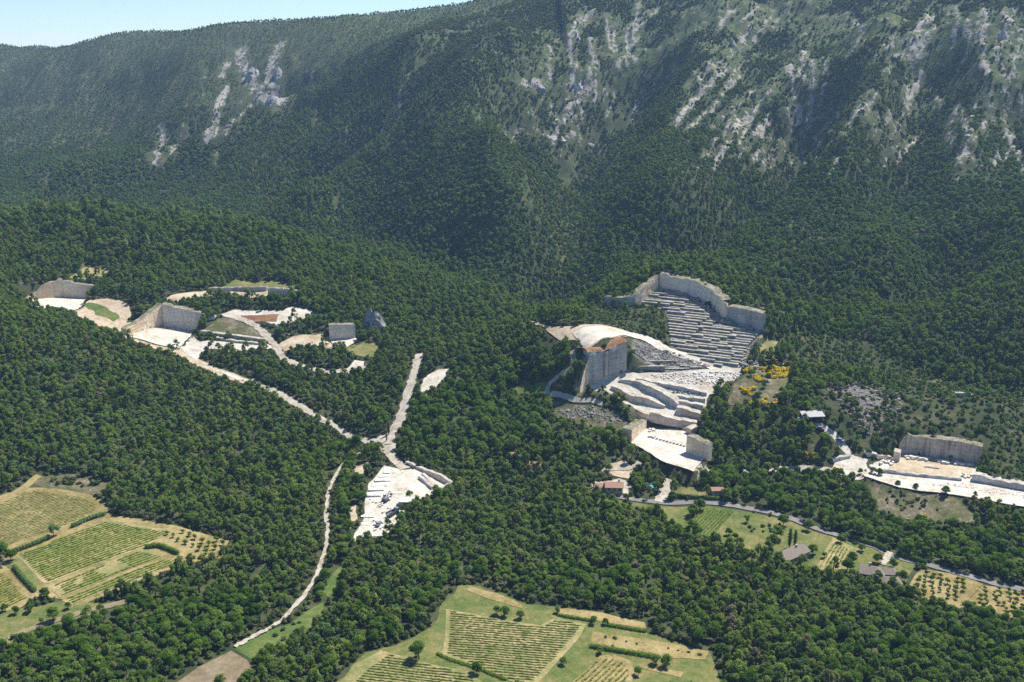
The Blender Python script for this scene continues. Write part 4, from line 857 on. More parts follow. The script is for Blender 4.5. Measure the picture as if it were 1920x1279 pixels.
# yard walls
wall([(784, 898, 893), (797, 908, 903), (809, 919, 913)], None, M['block'], 'white block wall at the right of the stone yard', 1.6, 'block_wall', 'wall')
wall([(790, 894, 888), (806, 909, 903), (824, 926, 919)], None, M['bench'], 'grey retaining wall behind the white block wall of the stone yard', 1.5, 'block_wall', 'wall')
wall([(760, 872, 866), (800, 889, 882), (825, 902, 891), (846, 914, 905)], None, M['bench_tan'], 'long brown retaining wall behind the stone yard', 1.5, 'block_wall', 'wall')
wall([(846, 914, 906), (830, 921, 915), (822, 924, 919)], None, M['bench_tan'], 'short end wall closing the brown bay of the stone yard', 1.0, 'block_wall', 'wall')

def steps(poly_px, plane, a, b, at, sp_px, label, m, cat='terrace', seed=1, hgt=None, skip=0.10):
    P = plane.cast(np.array([q[0] for q in poly_px], float), np.array([q[1] for q in poly_px], float))
    A = plane.cast(*map(np.float64, a)); B = plane.cast(*map(np.float64, b)); u = (B - A)[:2]; u /= np.hypot(*u); w = np.array([-u[1], u[0]])
    c0 = plane.cast(*map(np.float64, at)); c1 = plane.cast(np.float64(at[0]), np.float64(at[1] - sp_px)); sp = abs(((c1 - c0)[:2] * w).sum())
    rng = np.random.default_rng(seed); base = c0
    root = empty('stone_terraces', (base[0], base[1], base[2])); tag(root, label, cat)
    S_ = P[:, :2] @ w; k0 = S_.min(); n = int((S_.max() - k0) / sp) + 1
    for k in range(n):
        s0 = k0 + (k + .3) * sp; xs = []
        for i in range(len(P)):
            p, q = P[i - 1, :2], P[i, :2]; sp_, sq = p @ w - s0, q @ w - s0
            if (sp_ > 0) != (sq > 0): f = sp_ / (sp_ - sq); xs.append((p + (q - p) * f) @ u)
        xs.sort(); mb = MB(); any_ = False
        for i in range(0, len(xs) - 1, 2):
            t = xs[i]
            while t < xs[i + 1]:
                L = rng.uniform(5, 24); e = min(t + L, xs[i + 1])
                if e - t > 0.6:
                    low = .7 if rng.uniform() < skip else 0.0
                    dpt = sp * rng.uniform(0.72, 0.98); off = rng.normal(0, 0.13); mid = u * ((t + e) / 2) + w * (s0 + off + dpt / 2)
                    top = plane.z(*(u * ((t + e) / 2) + w * (s0 + sp * 0.85))) + rng.normal(0.15, 0.10) - low
                    zb = plane.z(*mid) - 2.2
                    mb.box((mid[0] - base[0], mid[1] - base[1], zb - base[2]), (e - t - rng.uniform(.02, .35), dpt, top - zb), math.atan2(u[1], u[0]) + rng.normal(0, .012)); any_ = True
                t = e
        if any_: mb.build('step', m, root)
    return root
m_, t__ = mat('terrace stone'); n__ = N(t__); p__ = n__.pos(); geo = n__('ShaderNodeNewGeometry')
up = n__.ramp(n__('ShaderNodeSeparateXYZ', {0: geo.outputs['Normal']}).outputs[2], [(0.3, 0.0), (0.7, 1.0)])
topc = n__.ramp(n__.noise(0.35, p__, 5, .6), [(0.3, (0.092, 0.107, 0.045)), (0.42, (0.190, 0.183, 0.142)), (0.6, (0.328, 0.305, 0.259)), (0.8, (0.405, 0.382, 0.336))])
facec = n__.ramp(n__.noise(0.6, n__.scale(p__, (1, 1, .3)), 5, .65), [(0.3, (0.074, 0.068, 0.063)), (0.5, (0.231, 0.220, 0.200)), (0.72, (0.441, 0.420, 0.378))])
n__.out(n__.mix(up, facec, topc), 0.9, n__.noise(1.5, p__, 4), .3); M['step'] = m_
sheet('quarry_floor', PIT['terrace'], M['rubble'], -0.45, TE)
steps([(1198, 570), (1222, 549), (1240, 539), (1300, 557), (1350, 594), (1428, 622), (1404, 650), (1388, 688), (1345, 688), (1290, 664), (1256, 648), (1250, 580)], TE, (1260, 600), (1400, 626), (1320, 610), 5.3, 'big amphitheatre of narrow stepped stone terraces below the long pale wall', M['step'], seed=3)
class Ter:
    def z(s, x, y): return float(zt(x, y)) + 0.3
    def cast(s, px, py):
        r = cast(px, py); return r if np.ndim(px) else r[0]
steps([(1198, 674), (1215, 670), (1250, 676), (1310, 688), (1320, 693), (1200, 698), (1196, 690)], Ter(), (1190, 680), (1300, 694), (1240, 682), 5.0, 'small patch of grey stepped terraces below the white ramp', M['step'], seed=5)
steps([(1388, 690), (1406, 652), (1428, 672), (1424, 690)], Ter(), (1390, 690), (1425, 668), (1408, 675), 5.0, 'slanting grey steps at the lower right corner of the big terraces', M['step'], seed=6, skip=0)

def rocks(poly_px, n, r0, r1, label, seed=1, plane=None, m=None):
    P = (plane.cast if plane else cast)(np.array([q[0] for q in poly_px], float), np.array([q[1] for q in poly_px], float)); lo = P.min(0); hi = P.max(0)
    rng = np.random.default_rng(seed); mb = MB(); k = 0; tries = 0
    while k < n and tries < n * 20:
        tries += 1; x, y = rng.uniform(lo[:2], hi[:2])
        if not inpoly(np.array([x]), np.array([y]), P)[0]: continue
        z = plane.z(x, y) if plane else float(zt(x, y)); r = r0 + (r1 - r0) * rng.uniform() ** 3
        mb.add(np.array([x, y, z + r * .2]) + ICO[0] * rng.uniform(.6, 1.15, (12, 1)) * r * np.array([rng.uniform(.8, 1.3), rng.uniform(.8, 1.3), rng.uniform(.5, .9)]), ICO[1]); k += 1
    return tag(mb.build('rubble', m or M['rock']), label, 'rubble', kind='stuff')
rocks([(1195, 642), (1245, 656), (1300, 676), (1340, 690), (1300, 692), (1240, 680), (1200, 672), (1186, 660)], 900, .4, 1.3, 'grey broken stone tipped below the white ramp', 1)
rocks([(1555, 715), (1640, 720), (1690, 745), (1700, 775), (1665, 800), (1640, 825), (1600, 790), (1550, 745)], 700, .35, 1.2, 'grey scree of quarry waste on the slope right of the shed', 2)
rocks([(1215, 703), (1340, 696), (1395, 700), (1368, 722), (1280, 720)], 500, .25, .8, 'rough white stones strewn over the upper yard', 3, YD, M['block'])
rocks([(1045, 770), (1120, 765), (1170, 775), (1190, 790), (1140, 800), (1060, 785)], 400, .3, 1.0, 'grey rubble on the mound left of the lowest floor', 4)
rocks([(1240, 722), (1320, 736), (1318, 780), (1240, 745)], 300, .3, .9, 'broken stone between the benches of the yard', 6, YD)
rocks([(920, 795), (960, 780), (1000, 800), (960, 820)], 150, .3, .9, 'grey stones among trees on the centre knoll', 7)
rocks([(1690, 905), (1810, 915), (1920, 935), (1920, 925), (1800, 905)], 160, .2, .6, 'loose white stones along the track at the right edge', 8, TH, M['block'])
rocks([(1245, 516), (1300, 522), (1330, 536), (1360, 560), (1420, 584), (1425, 578), (1360, 552), (1300, 514)], 260, .3, 1.0, 'stones littering the rim above the big terraces', 9)
rocks([(590, 575), (560, 600), (430, 720), (520, 745), (640, 720), (720, 700)], 60, .3, 1.0, 'pale stones showing between trees below the left pits', 10)

def crag(px, py, w, h, dp, label, seed, name='rock_outcrop'):
    q = cast(px, py)[0]; rng = np.random.default_rng(seed); nu, nv = max(8, int(w / 1.6)), max(6, int(h / 1.6)); v = []
    for j in range(nv + 1):
        for i in range(nu + 1):
            a = i / nu * 2 - 1; b = j / nv
            top = h * (1 - abs(a) ** 2.2) * (0.75 + .5 * vnoise(np.array(a * 3 + seed), np.array(0.0), seed))
            z = b * top; y = dp * (b ** 1.5) * .6 + dp * .35 * a * a
            nn = fbm(np.array(a * w / 6 + seed), np.array(b * h / 6), 4, seed) - .5
            n2 = ridged(np.array(a * w / 4 + seed), np.array(b * h / 14), 2, seed) - .5
            v.append((a * w / 2 + nn * 3, y + nn * 6 + n2 * 2.5, z - 1.5 + nn * 1.5))
    k = nu + 1; f = [(j * k + i, j * k + i + 1, (j + 1) * k + i + 1, (j + 1) * k + i) for j in range(nv) for i in range(nu)]
    nb = len(v); back = [(v[nv * k + i][0], v[nv * k + i][1] + dp * .8, v[nv * k + i][2] - h * .15) for i in range(k)]; bot = [(x, y, -6.0) for x, y, z in back]; front = [(v[i][0], v[i][1], -6.0) for i in range(k)]
    v += back + bot + front
    for i in range(nu):
        f += [(nv * k + i, nv * k + i + 1, nb + i + 1, nb + i), (nb + i, nb + i + 1, nb + k + i + 1, nb + k + i), (nb + 2 * k + i, nb + 2 * k + i + 1, i + 1, i)]
    mb = MB(); mb.add(v, f); o = mb.build(name, M['crag']); o.location = q; tag(o, label, 'crag'); return o
crag(698, 626, 17, 17, 6, 'jagged grey crag beside the small smooth pale quarry face', 3)
crag(470, 150, 21, 19, 14, 'pale cliff in the upper part of the big bare patch on the left mountain', 5)
crag(520, 150, 14, 21, 12, 'tall rib of rock at the right of the bare patch on the left mountain', 8)
crag(510, 196, 27, 10, 12, 'low broad rock at the foot of the bare patch on the left mountain', 9)
crag(998, 164, 27, 6, 6, 'bluish band of cliff left of the central rock gully', 11)
crag(1082, 172, 24, 10, 9, 'bluish cliff in the middle of the central rock gully', 12)
crag(1078, 75, 14, 9, 8, 'pale rock knob near the top of the central rock gully', 13)
crag(1035, 262, 30, 7, 8, 'long blue shaded cliff at the foot of the central rock gully', 14)
crag(960, 258, 18, 5, 6, 'small pale cliff left of the long blue shaded cliff', 15)
crag(1100, 275, 22, 5, 6, 'dark blue ledge right of the long blue shaded cliff', 16)
crag(1375, 90, 10, 9, 7, 'blue shaded rib at the top of the slanting scree', 17)
crag(1878, 305, 11, 6, 6, 'blue grey boulder cliff among trees at the right edge', 18)
crag(1884, 75, 10, 10, 7, 'pale rib of rock in the bare gullies at upper right', 19)

# ------------------------------------------------------------------ vine rows, orchards, hedges
def rows(poly_px, a, b, sp, h, w, m, label, group, lift=0.2, gap=0.08, trim=1.2, seed=1, cut=()):
    q = np.array(poly_px, float); P = cast(q[:, 0], q[:, 1]); A, B = cast([a[0], b[0]], [a[1], b[1]]); u = (B - A)[:2]; u /= np.hypot(*u); wv = np.array([-u[1], u[0]])
    C_ = [cast(np.array([z[0] for z in c_], float), np.array([z[1] for z in c_], float)) for c_ in cut]
    rng = np.random.default_rng(seed); S_ = P[:, :2] @ wv; n = int((S_.max() - S_.min()) / sp); k = 0
    for r in range(n + 1):
        s0 = S_.min() + (r + .5) * sp; xs = []
        for i in range(len(P)):
            p, q2 = P[i - 1, :2], P[i, :2]; d0, d1 = p @ wv - s0, q2 @ wv - s0
            if (d0 > 0) != (d1 > 0): f = d0 / (d0 - d1); xs.append((p + (q2 - p) * f) @ u)
        xs.sort()
        for i in range(0, len(xs) - 1, 2):
            t = np.arange(xs[i] + trim, xs[i + 1] - trim, 0.8)
            if len(t) < 3: continue
            p0 = u * t[:, None] + wv * s0; kp = np.ones(len(t), bool)
            for c_ in C_: kp &= ~inpoly(p0[:, 0], p0[:, 1], c_)
            runs = np.split(np.arange(len(t)), np.where(np.diff(kp.astype(int)) != 0)[0] + 1)
            for rn in runs:
                if not kp[rn[0]] or len(rn) < 4: continue
                p = p0[rn] + wv * rng.normal(0, .10, (len(rn), 1)); z = zt(p[:, 0], p[:, 1]) + lift; nn = len(rn)
                sc = rng.uniform(.55, 1.25, nn) * np.where(rng.uniform(size=nn) < gap, .25, 1.0); sc[[0, -1]] = .3; mb = MB()
                ring = [(-1, 0), (-.9, .5), (-.35, 1), (.4, 1), (.95, .5), (1, 0)]; v = []
                for (a_, b_) in ring:
                    jw = rng.uniform(.75, 1.3, nn) * sc * w * a_; v.append(np.c_[p + wv * jw[:, None] + u * rng.normal(0, .12, (nn, 1)), z + b_ * h * sc * rng.uniform(.8, 1.25, nn) + (.02 if b_ else -.25)])
                v = np.concatenate(v); f = [(r_ * nn + j, r_ * nn + j + 1, (r_ + 1) * nn + j + 1, (r_ + 1) * nn + j) for r_ in range(5) for j in range(nn - 1)]
                mb.add(v, f); tag(mb.build('vine_row', m, base=True), label, 'vine row', group); k += 1
    return k
nr = 0
nr += rows([(0, 945), (46, 921), (86, 920), (160, 931), (188, 943), (184, 958), (120, 988), (75, 1003), (0, 1028), (-40, 1030), (-40, 950)], (0, 985), (160, 940), 1.4, .22, .24, M['dryvine'], 'thin yellowish vine row in the topmost field at the left edge', 'vine rows in the topmost left field', .18, .22)
nr += rows([(30, 1043), (200, 977), (322, 997), (272, 1025), (84, 1095)], (84, 1095), (272, 1025), 1.7, .42, .32, M['vine'], 'dense green vine row in the largest field of the left vineyards', 'vine rows in the largest left field', .3, .03, seed=2)
nr += rows([(92, 1103), (268, 1030), (311, 1042), (112, 1121)], (112, 1121), (311, 1042), 1.7, .42, .32, M['vine'], 'green vine row in the narrow left field with bare patches', 'vine rows in the narrow field with bare patches', .3, .08, seed=3, cut=[[(180, 1072), (215, 1052), (240, 1062), (210, 1078)], [(140, 1090), (152, 1082), (158, 1090), (148, 1096)], [(92, 1103), (110, 1098), (118, 1112), (104, 1118)]])
nr += rows([(118, 1127), (318, 1047), (346, 1051), (258, 1086), (130, 1135)], (120, 1127), (318, 1047), 1.7, .42, .32, M['vine'], 'green vine row in the lowest long field of the left vineyards', 'vine rows in the lowest long left field', .3, .08, seed=4)
nr += rows([(0, 1070), (12, 1068), (56, 1118), (30, 1138), (0, 1146), (-30, 1148), (-30, 1070)], (0, 1110), (40, 1090), 1.7, .42, .30, M['vine'], 'green vine row in the cut off field at the left edge', 'vine rows in the cut off field at the left edge', .2, .15, seed=5)
nr += rows([(838, 1144), (872, 1152), (1012, 1176), (1042, 1160), (1098, 1173), (1084, 1196), (1050, 1234), (1006, 1281), (967, 1281), (832, 1226), (836, 1200)], (834, 1185), (1080, 1204), 1.4, .28, .24, M['dryvine'], 'patchy green vine row in the broad field at the bottom centre', 'vine rows in the bottom centre field', .3, .12, seed=6)
nr += rows([(668, 1270), (690, 1250), (725, 1226), (748, 1232), (880, 1264), (908, 1288), (650, 1288)], (660, 1250), (880, 1276), 1.4, .28, .24, M['dryvine'], 'low vine row in the rounded field cut off at the bottom edge', 'vine rows in the rounded bottom field', .3, .12, seed=7)
nr += rows([(1066, 1288), (1126, 1232), (1150, 1230), (1176, 1241), (1184, 1258), (1176, 1288)], (1080, 1279), (1130, 1232), 1.75, .5, .3, M['dryvine'], 'widely spaced vine row in the small fan shaped field', 'vine rows in the small fan shaped field', .3, .15, seed=8)
nr += rows([(1316, 949), (1378, 958), (1332, 1006), (1272, 999)], (1280, 998), (1328, 950), 1.4, .5, .28, M['vine'], 'straight low row in the striped plot beside the road', 'rows in the striped plot beside the road', .3, .06, seed=9)
nr += rows([(1564, 1012), (1600, 1030), (1578, 1066), (1530, 1068)], (1536, 1066), (1568, 1014), 1.4, .4, .25, M['dryvine'], 'pale low row in the small plot between the two farmhouses', 'rows in the plot between the farmhouses', .3, .25, seed=10)
print('VINE ROWS', nr)
def orchard(poly_px, a, b, sp1, sp2, kind, sc, label, group, gap=.05, seed=1, cat='tree', leaf=None):
    q = np.array(poly_px, float); P = cast(q[:, 0], q[:, 1]); A, B = cast([a[0], b[0]], [a[1], b[1]]); u = (B - A)[:2]; u /= np.hypot(*u); w = np.array([-u[1], u[0]]); rng = np.random.default_rng(seed)
    U = P[:, :2] @ u; V = P[:, :2] @ w; n = 0
    for s in np.arange(U.min(), U.max(), sp1):
        for t in np.arange(V.min(), V.max(), sp2):
            p = u * s + w * t + rng.normal(0, .25, 2)
            if inpoly(p[:1], p[1:], P)[0] and rng.uniform() > gap: tree(kind, p[0], p[1], sc * rng.uniform(.75, 1.25), label, group, cat, leaf=leaf); n += 1
    return n
orchard([(296, 1010), (340, 992), (424, 1020), (408, 1040), (360, 1036)], (300, 1010), (350, 1036), 4.2, 4.6, 'orchard', .8, 'small fruit tree in the sandy plot at the end of the left vineyards', 'fruit trees beside the left vineyards')
orchard([(1732, 1070), (1828, 1088), (1788, 1132), (1704, 1110)], (1732, 1070), (1828, 1088), 2.7, 3.2, 'orchard', .74, 'small orchard tree in the sandy plot left of the farm track', 'orchard trees left of the farm track', .06, 2)
orchard([(1845, 1103), (1940, 1114), (1930, 1158), (1895, 1155), (1812, 1138)], (1845, 1103), (1940, 1114), 2.7, 3.2, 'orchard', .7, 'small orchard tree in the sandy plot right of the farm track', 'orchard trees right of the farm track', .06, 3)
orchard([(1128, 1187), (1215, 1202), (1320, 1222), (1310, 1234), (1220, 1226), (1112, 1208)], (1128, 1187), (1320, 1222), 3.6, 5.0, 'bush', .62, 'small dark sapling in the thin strip field at the bottom', 'saplings in the thin strip field', .3, 4, 'sapling')
orchard([(1206, 1248), (1278, 1263), (1272, 1270), (1200, 1254)], (1206, 1248), (1278, 1263), 3.4, 3.6, 'bush', .62, 'small dark sapling in the short row near the bottom edge', 'saplings in the short bottom row', .1, 5, 'sapling')
orchard([(134, 520), (160, 502), (204, 504), (204, 516), (152, 525)], (134, 520), (200, 518), 5, 7, 'orchard', .9, 'small tree in the planted plot above the far left pit', 'trees in the plot above the far left pit', .1, 6)
def at(px, py): q = cast(px, py)[0]; return q
def lone(kind, px, py, sc, label, stretch=1.0, leaf=None, cat='tree', group=None): q = at(px, py); return tree(kind, q[0], q[1], sc, label, group, cat, stretch=stretch, leaf=leaf)
for a in [('oak', 786, 1236, 1.05, 'largest single round tree on the grass above the bottom left vineyard'), ('oak', 893, 1262, .72, 'single tree on the grass strip between the two bottom vineyards'), ('oak', 1114, 1170, .5, 'slender tree at the upper right corner of the bottom centre vineyard'), ('oak', 1135, 1172, .42, 'thin tree just right of the slender one by the bottom centre vineyard'),
          ('oak', 1057, 1246, .48, 'small tree on the grass right of the bottom centre vineyard'), ('oak', 1044, 1150, .4, 'little tree where the path meets the wood above the bottom centre vineyard'), ('oak', 1125, 1226, .45, 'small tree at the left end of the low green hedge'), ('oak', 1230, 1246, .62, 'left of two dark trees at the right end of the bottom fields'), ('oak', 1250, 1250, .7, 'right of two dark trees at the right end of the bottom fields'), ('oak', 1197, 1266, .5, 'small dark tree beside the fan shaped field'),
          ('oak', 932, 1153, .6, 'left of three small trees above the bottom centre vineyard'), ('oak', 946, 1156, .62, 'middle of three small trees above the bottom centre vineyard'), ('oak', 975, 1160, .55, 'right of three small trees above the bottom centre vineyard'),
          ('holm', 101, 1005, .95, 'dark round tree between the two upper left vineyards'), ('oak', 2, 1048, 1.1, 'big tree at the left edge between the vineyards'), ('oak', 22, 1052, .8, 'tree beside the big one at the left edge between the vineyards'), ('oak', 84, 1124, .75, 'round tree at the lower corner of the left vineyards'), ('oak', 58, 1148, .55, 'tree casting shade on the meadow below the left vineyards'), ('oak', 29, 1152, .5, 'small tree on the meadow near the left edge'), ('oak', 10, 1146, .5, 'tree at the left edge of the lower meadow'), ('oak', 100, 1164, .85, 'broad tree beside the meadow track at lower left'), ('orchard', 78, 1170, .9, 'small leafy tree left of the meadow track'), ('oak', 128, 1142, .45, 'little tree at the end of the lowest left vineyard'),
          ('oak', 1298, 968, .95, 'left of two joined round trees on the meadow by the road'), ('oak', 1311, 957, .95, 'right of two joined round trees on the meadow by the road'), ('oak', 1366, 1003, .52, 'small tree on the meadow left of its lower neighbour'), ('oak', 1378, 1013, .5, 'lower small tree on the middle of the meadow'), ('orchard', 1401, 980, 1.2, 'bushy tree on the meadow right of the striped plot'), ('oak', 1456, 1012, 1.05, 'large dark tree left of the cypresses'), ('pine', 1440, 1042, .9, 'pine beside the long farmhouse'), ('pine', 1446, 1030, 1.0, 'taller pine behind the long farmhouse'), ('oak', 1468, 985, .8, 'leafy tree beside the shaded road'), ('oak', 1515, 994, .7, 'dark round tree below the bend of the road'), ('oak', 1524, 1040, .7, 'bright tree right of the long farmhouse'), ('orchard', 1546, 1046, 1.0, 'bright bushy tree left of the pale plot'), ('oak', 1576, 1018, .6, 'single tree at the top of the pale plot'), ('oak', 1598, 1055, .8, 'tree above the hipped farmhouse'), ('oak', 1588, 1070, .85, 'round tree left of the hipped farmhouse'), ('oak', 1646, 1056, .65, 'dark round shrub left of the white drive'), ('oak', 1674, 1064, .7, 'dark round shrub right of the white drive'), ('oak', 1690, 1090, .8, 'tree right of the hipped farmhouse'), ('oak', 1616, 1034, .5, 'small tree by the hedge above the hipped farmhouse'),
          ('oak', 1612, 889, .45, 'small tree at the left of the white track edge'), ('holm', 1636, 890, .7, 'pale olive tree on the edge of the white track'), ('oak', 1647, 893, .7, 'dark tree in the clump on the edge of the white track'), ('oak', 1683, 911, .42, 'small tree below the white track'), ('oak', 1717, 918, .5, 'middle tree of those spaced below the white track'), ('oak', 1772, 929, .75, 'rightmost clump of trees below the white track'), ('oak', 1760, 989, .5, 'dark tree standing on the scrub slope'), ('pine', 331, 654, .8, 'lone pine at the front edge of the left white pit'),
          ('oak', 1142, 885, .7, 'round tree on the pale terrace behind the pink roofed house'), ('oak', 1200, 916, .8, 'leafy tree left of the swimming pool'), ('oak', 1234, 922, .75, 'leafy tree right of the swimming pool'), ('oak', 1216, 898, .5, 'bright shrub behind the swimming pool'), ('holm', 1078, 918, 1.1, 'pale spreading tree left of the pink roofed house'), ('oak', 1185, 668, .6, 'bright tree at the right foot of the tall quarry block'), ('oak', 1179, 682, .5, 'lower bright tree at the right foot of the tall quarry block'),
          ('oak', 768, 933, .6, 'round tree behind the white roof in the stone yard'), ('oak', 754, 962, .6, 'dark tree at the right edge of the stone yard')]: lone(*a)
for px, py, sc, lb in ((1480, 1027, 1.0, 'left of two dark cypresses behind the long farmhouse'), (1490, 1026, .9, 'right of two dark cypresses behind the long farmhouse'), (1113, 914, .75, 'dark cypress at the left corner of the pink roofed house'), (729, 815, .8, 'dark cypress on the island in the road junction'), (725, 828, .5, 'lower cypress on the island in the road junction')): lone('cypress', px, py, sc, lb)
rb = np.random.default_rng(21)
for k in range(11): lone('pine' if k % 3 else 'holm', 1066 + rb.uniform(0, 26), 690 + rb.uniform(0, 46), rb.uniform(.6, .9), 'pine or evergreen oak crowded against the left side of the tall quarry block', group='trees against the tall quarry block')
for k in range(10): lone('oak', 1432 + rb.uniform(-40, 40), 724 + rb.uniform(-28, 30), rb.uniform(.4, .7), 'small green tree among the yellow broom on the grassy slope', group='trees among the broom')
for k, (px, py, n, sx, sy) in enumerate(((1404, 694, 10, 12, 5), (1424, 711, 9, 10, 5), (1460, 698, 40, 24, 13), (1402, 736, 14, 16, 8), (1440, 758, 16, 26, 9), (1488, 832, 12, 16, 14), (1505, 858, 9, 20, 8))):
    for i in range(n):
        lone('bush', px + rb.normal(0, sx * .6), py + rb.normal(0, sy * .6), rb.uniform(.8, 1.5), ('yellow flowering broom on the grassy slope beside the big terraces' if k < 5 else 'yellow flowering broom on the wooded mound left of the shed track'), 1.0, M['broom'], 'shrub', 'yellow broom on the grassy slope' if k < 5 else 'yellow broom on the wooded mound')
lone('bush', 1735, 969, 1.1, 'single yellow broom on the scrub slope at the right', 1.0, M['broom'], 'shrub')
for px, py, n, sx, sy, sc, lb, gp in ((1000, 700, 0, 0, 0, 1, '', ''), (1700, 940, 34, 50, 16, .8, 'low bush on the scrub slope below the white track', 'bushes on the scrub slope'), (130, 905, 16, 40, 8, 1.3, 'bush on the rough ground above the left vineyards', 'bushes above the left vineyards'), (1640, 765, 60, 70, 26, 1.0, 'bush on the stony slope above the third quarry', 'bushes on the stony slope'), (1255, 742, 12, 18, 9, .9, 'bush growing on the benches of the white yard', 'bushes on the yard benches'), (1320, 620, 10, 40, 20, .7, 'green tuft on the big terraces', 'green tufts on the terraces'), (430, 985, 9, 30, 12, .6, '', ''), (1440, 992, 14, 30, 8, .8, 'shrub scattered on the meadow by the road', 'shrubs on the meadow'), (1330, 570, 14, 40, 10, 1.0, 'bush along the rim above the big terraces', 'bushes on the terrace rim'), (560, 1185, 16, 40, 16, .8, 'shrub on the lush strip beside the lower path', 'shrubs beside the lower path')):
    if not lb: continue
    for i in range(n): lone('bush', px + rb.normal(0, sx * .6), py + rb.normal(0, sy * .6), sc * rb.uniform(.6, 1.3), lb, 1.0, None, 'bush', gp)
def hedge(pts, h, w, label, m='holm', name='hedge', cat='hedge'):
    q = np.array(pts, float); L = smooth_line(cast(q[:, 0], q[:, 1])[:, :2], 4); d = np.r_[0, np.cumsum(np.hypot(*np.diff(L, axis=0).T))]; s = np.arange(0, d[-1], w * .62); rng = np.random.default_rng(int(q.sum()) % 997); mb = MB(); lob = []
    for t in s:
        x, y = np.interp(t, d, L[:, 0]), np.interp(t, d, L[:, 1]); lob.append(((x, y, float(zt(x, y)) + h * .5), (w * .6, w * .6, h * .62)))
    leafy(mb, lob, rng, .24, 34, .8); tag(mb.build(name, M[m], base=True), label, cat)
hedge([(1586, 1008), (1630, 1022), (1662, 1035)], 2.2, 1.8, 'clipped dark hedge along the road left of the white drive'); hedge([(1684, 1042), (1708, 1050), (1738, 1061)], 2.3, 1.9, 'clipped dark hedge along the road right of the white drive')
hedge([(1258, 930), (1300, 935), (1346, 938)], 1.8, 1.6, 'long dark hedge between the small lawn and the road')
hedge([(1110, 1213), (1160, 1222), (1235, 1234)], 1.3, 2.2, 'low green hedge between the strip field and the fan shaped field', 'oak'); hedge([(1050, 1155), (1080, 1160), (1110, 1166)], .9, 1.6, 'low green bank left of the thin trees at the bottom fields', 'oak'); hedge([(1140, 1174), (1170, 1179), (1212, 1186)], .9, 1.6, 'low green bank right of the thin trees at the bottom fields', 'oak')
hedge([(22, 1038), (55, 1026), (90, 1011)], 1.9, 2.0, 'bushy green hedge between the two upper left vineyards'); hedge([(138, 988), (165, 976), (200, 965)], 1.9, 2.2, 'short bushy hedge at the top of the largest left vineyard'); hedge([(28, 1066), (45, 1088), (66, 1110)], 1.8, 2.0, 'bushy hedge along the left end of the vineyards')
hedge([(276, 1028), (300, 1026), (335, 1040)], 1.8, 2.2, 'bushy green strip below the small fruit trees', 'oak')
hedge([(822, 1228), (850, 1240), (890, 1252), (950, 1276)], .7, 1.6, 'grassy bank between the two bottom vineyards', 'oak')

# ------------------------------------------------------------------ houses, shed, pool
M['tile'] = plain('weathered terracotta tiles', (0.288, 0.172, 0.120), .85, .25, 3.0, .1); M['tile_grey'] = plain('grey brown tiles', (0.172, 0.144, 0.120), .85, .25, 3.0, .1)
M['render'] = plain('cream rendered wall', (0.360, 0.308, 0.232), .9, .12, 1.5, .1); M['stonewall'] = plain('rubble stone wall', (0.320, 0.288, 0.240), .95, .3, 4, .1)
M['glass'] = plain('dark window glass', (0.03, 0.035, 0.04), .15, .1, 1, .5); M['wood'] = plain('brown wood', (0.20, 0.13, 0.08), .7, .2, 3); M['tin'] = plain('pale metal roofing', (0.204, 0.204, 0.198), .5, .12, 1.2, .4); M['whiteroof'] = plain('white roofing', (0.444, 0.438, 0.420), .6, .06, 1.5)
M['steel'] = plain('dark grey steel', (0.12, 0.12, 0.125), .5, .2, 3, .5); M['yellow'] = plain('yellow machine paint', (0.62, 0.40, 0.04), .45, .12, 3, .5); M['white_paint'] = plain('white vehicle paint', (0.72, 0.72, 0.7), .35, .06, 2, .5); M['rubber'] = plain('black rubber', (0.025, 0.025, 0.025), .9, .2, 4, .2); M['bluegrey'] = plain('blue grey vehicle paint', (0.16, 0.19, 0.22), .4, .1, 2, .5)
M['water'] = plain('turquoise pool water', (0.05, 0.42, 0.40), .08, .05, 1, .5)
def gable_roof(mb, L, Wd, h, rh, ov=.45, th=.16, hip=0.0):
    a, b = L / 2 + ov, Wd / 2 + ov; z = h - ov * rh / (Wd / 2); r = max(0.05, a - hip)
    v = [(-a, -b, z), (a, -b, z), (a, b, z), (-a, b, z), (-r, 0, h + rh), (r, 0, h + rh)]; v += [(x, y, q - th) for x, y, q in v]
    mb.add(v, [(0, 1, 5, 4), (2, 3, 4, 5), (1, 2, 5), (3, 0, 4), (7, 6, 10, 11), (9, 8, 11, 10), (6, 7, 1, 0), (8, 9, 3, 2), (7, 8, 2, 1), (9, 6, 0, 3)])
def gable_walls(mb, L, Wd, h, rh, hip=0):
    a, b = L / 2, Wd / 2; t = h + (0 if hip else rh) - .18
    v = [(-a, -b, -1), (a, -b, -1), (a, b, -1), (-a, b, -1), (-a, -b, h - .2), (a, -b, h - .2), (a, b, h - .2), (-a, b, h - .2), (-a, 0, t), (a, 0, t)]
    mb.add(v, [(0, 1, 5, 4), (2, 3, 7, 6), (1, 2, 6, 9, 5), (3, 0, 4, 8, 7)])
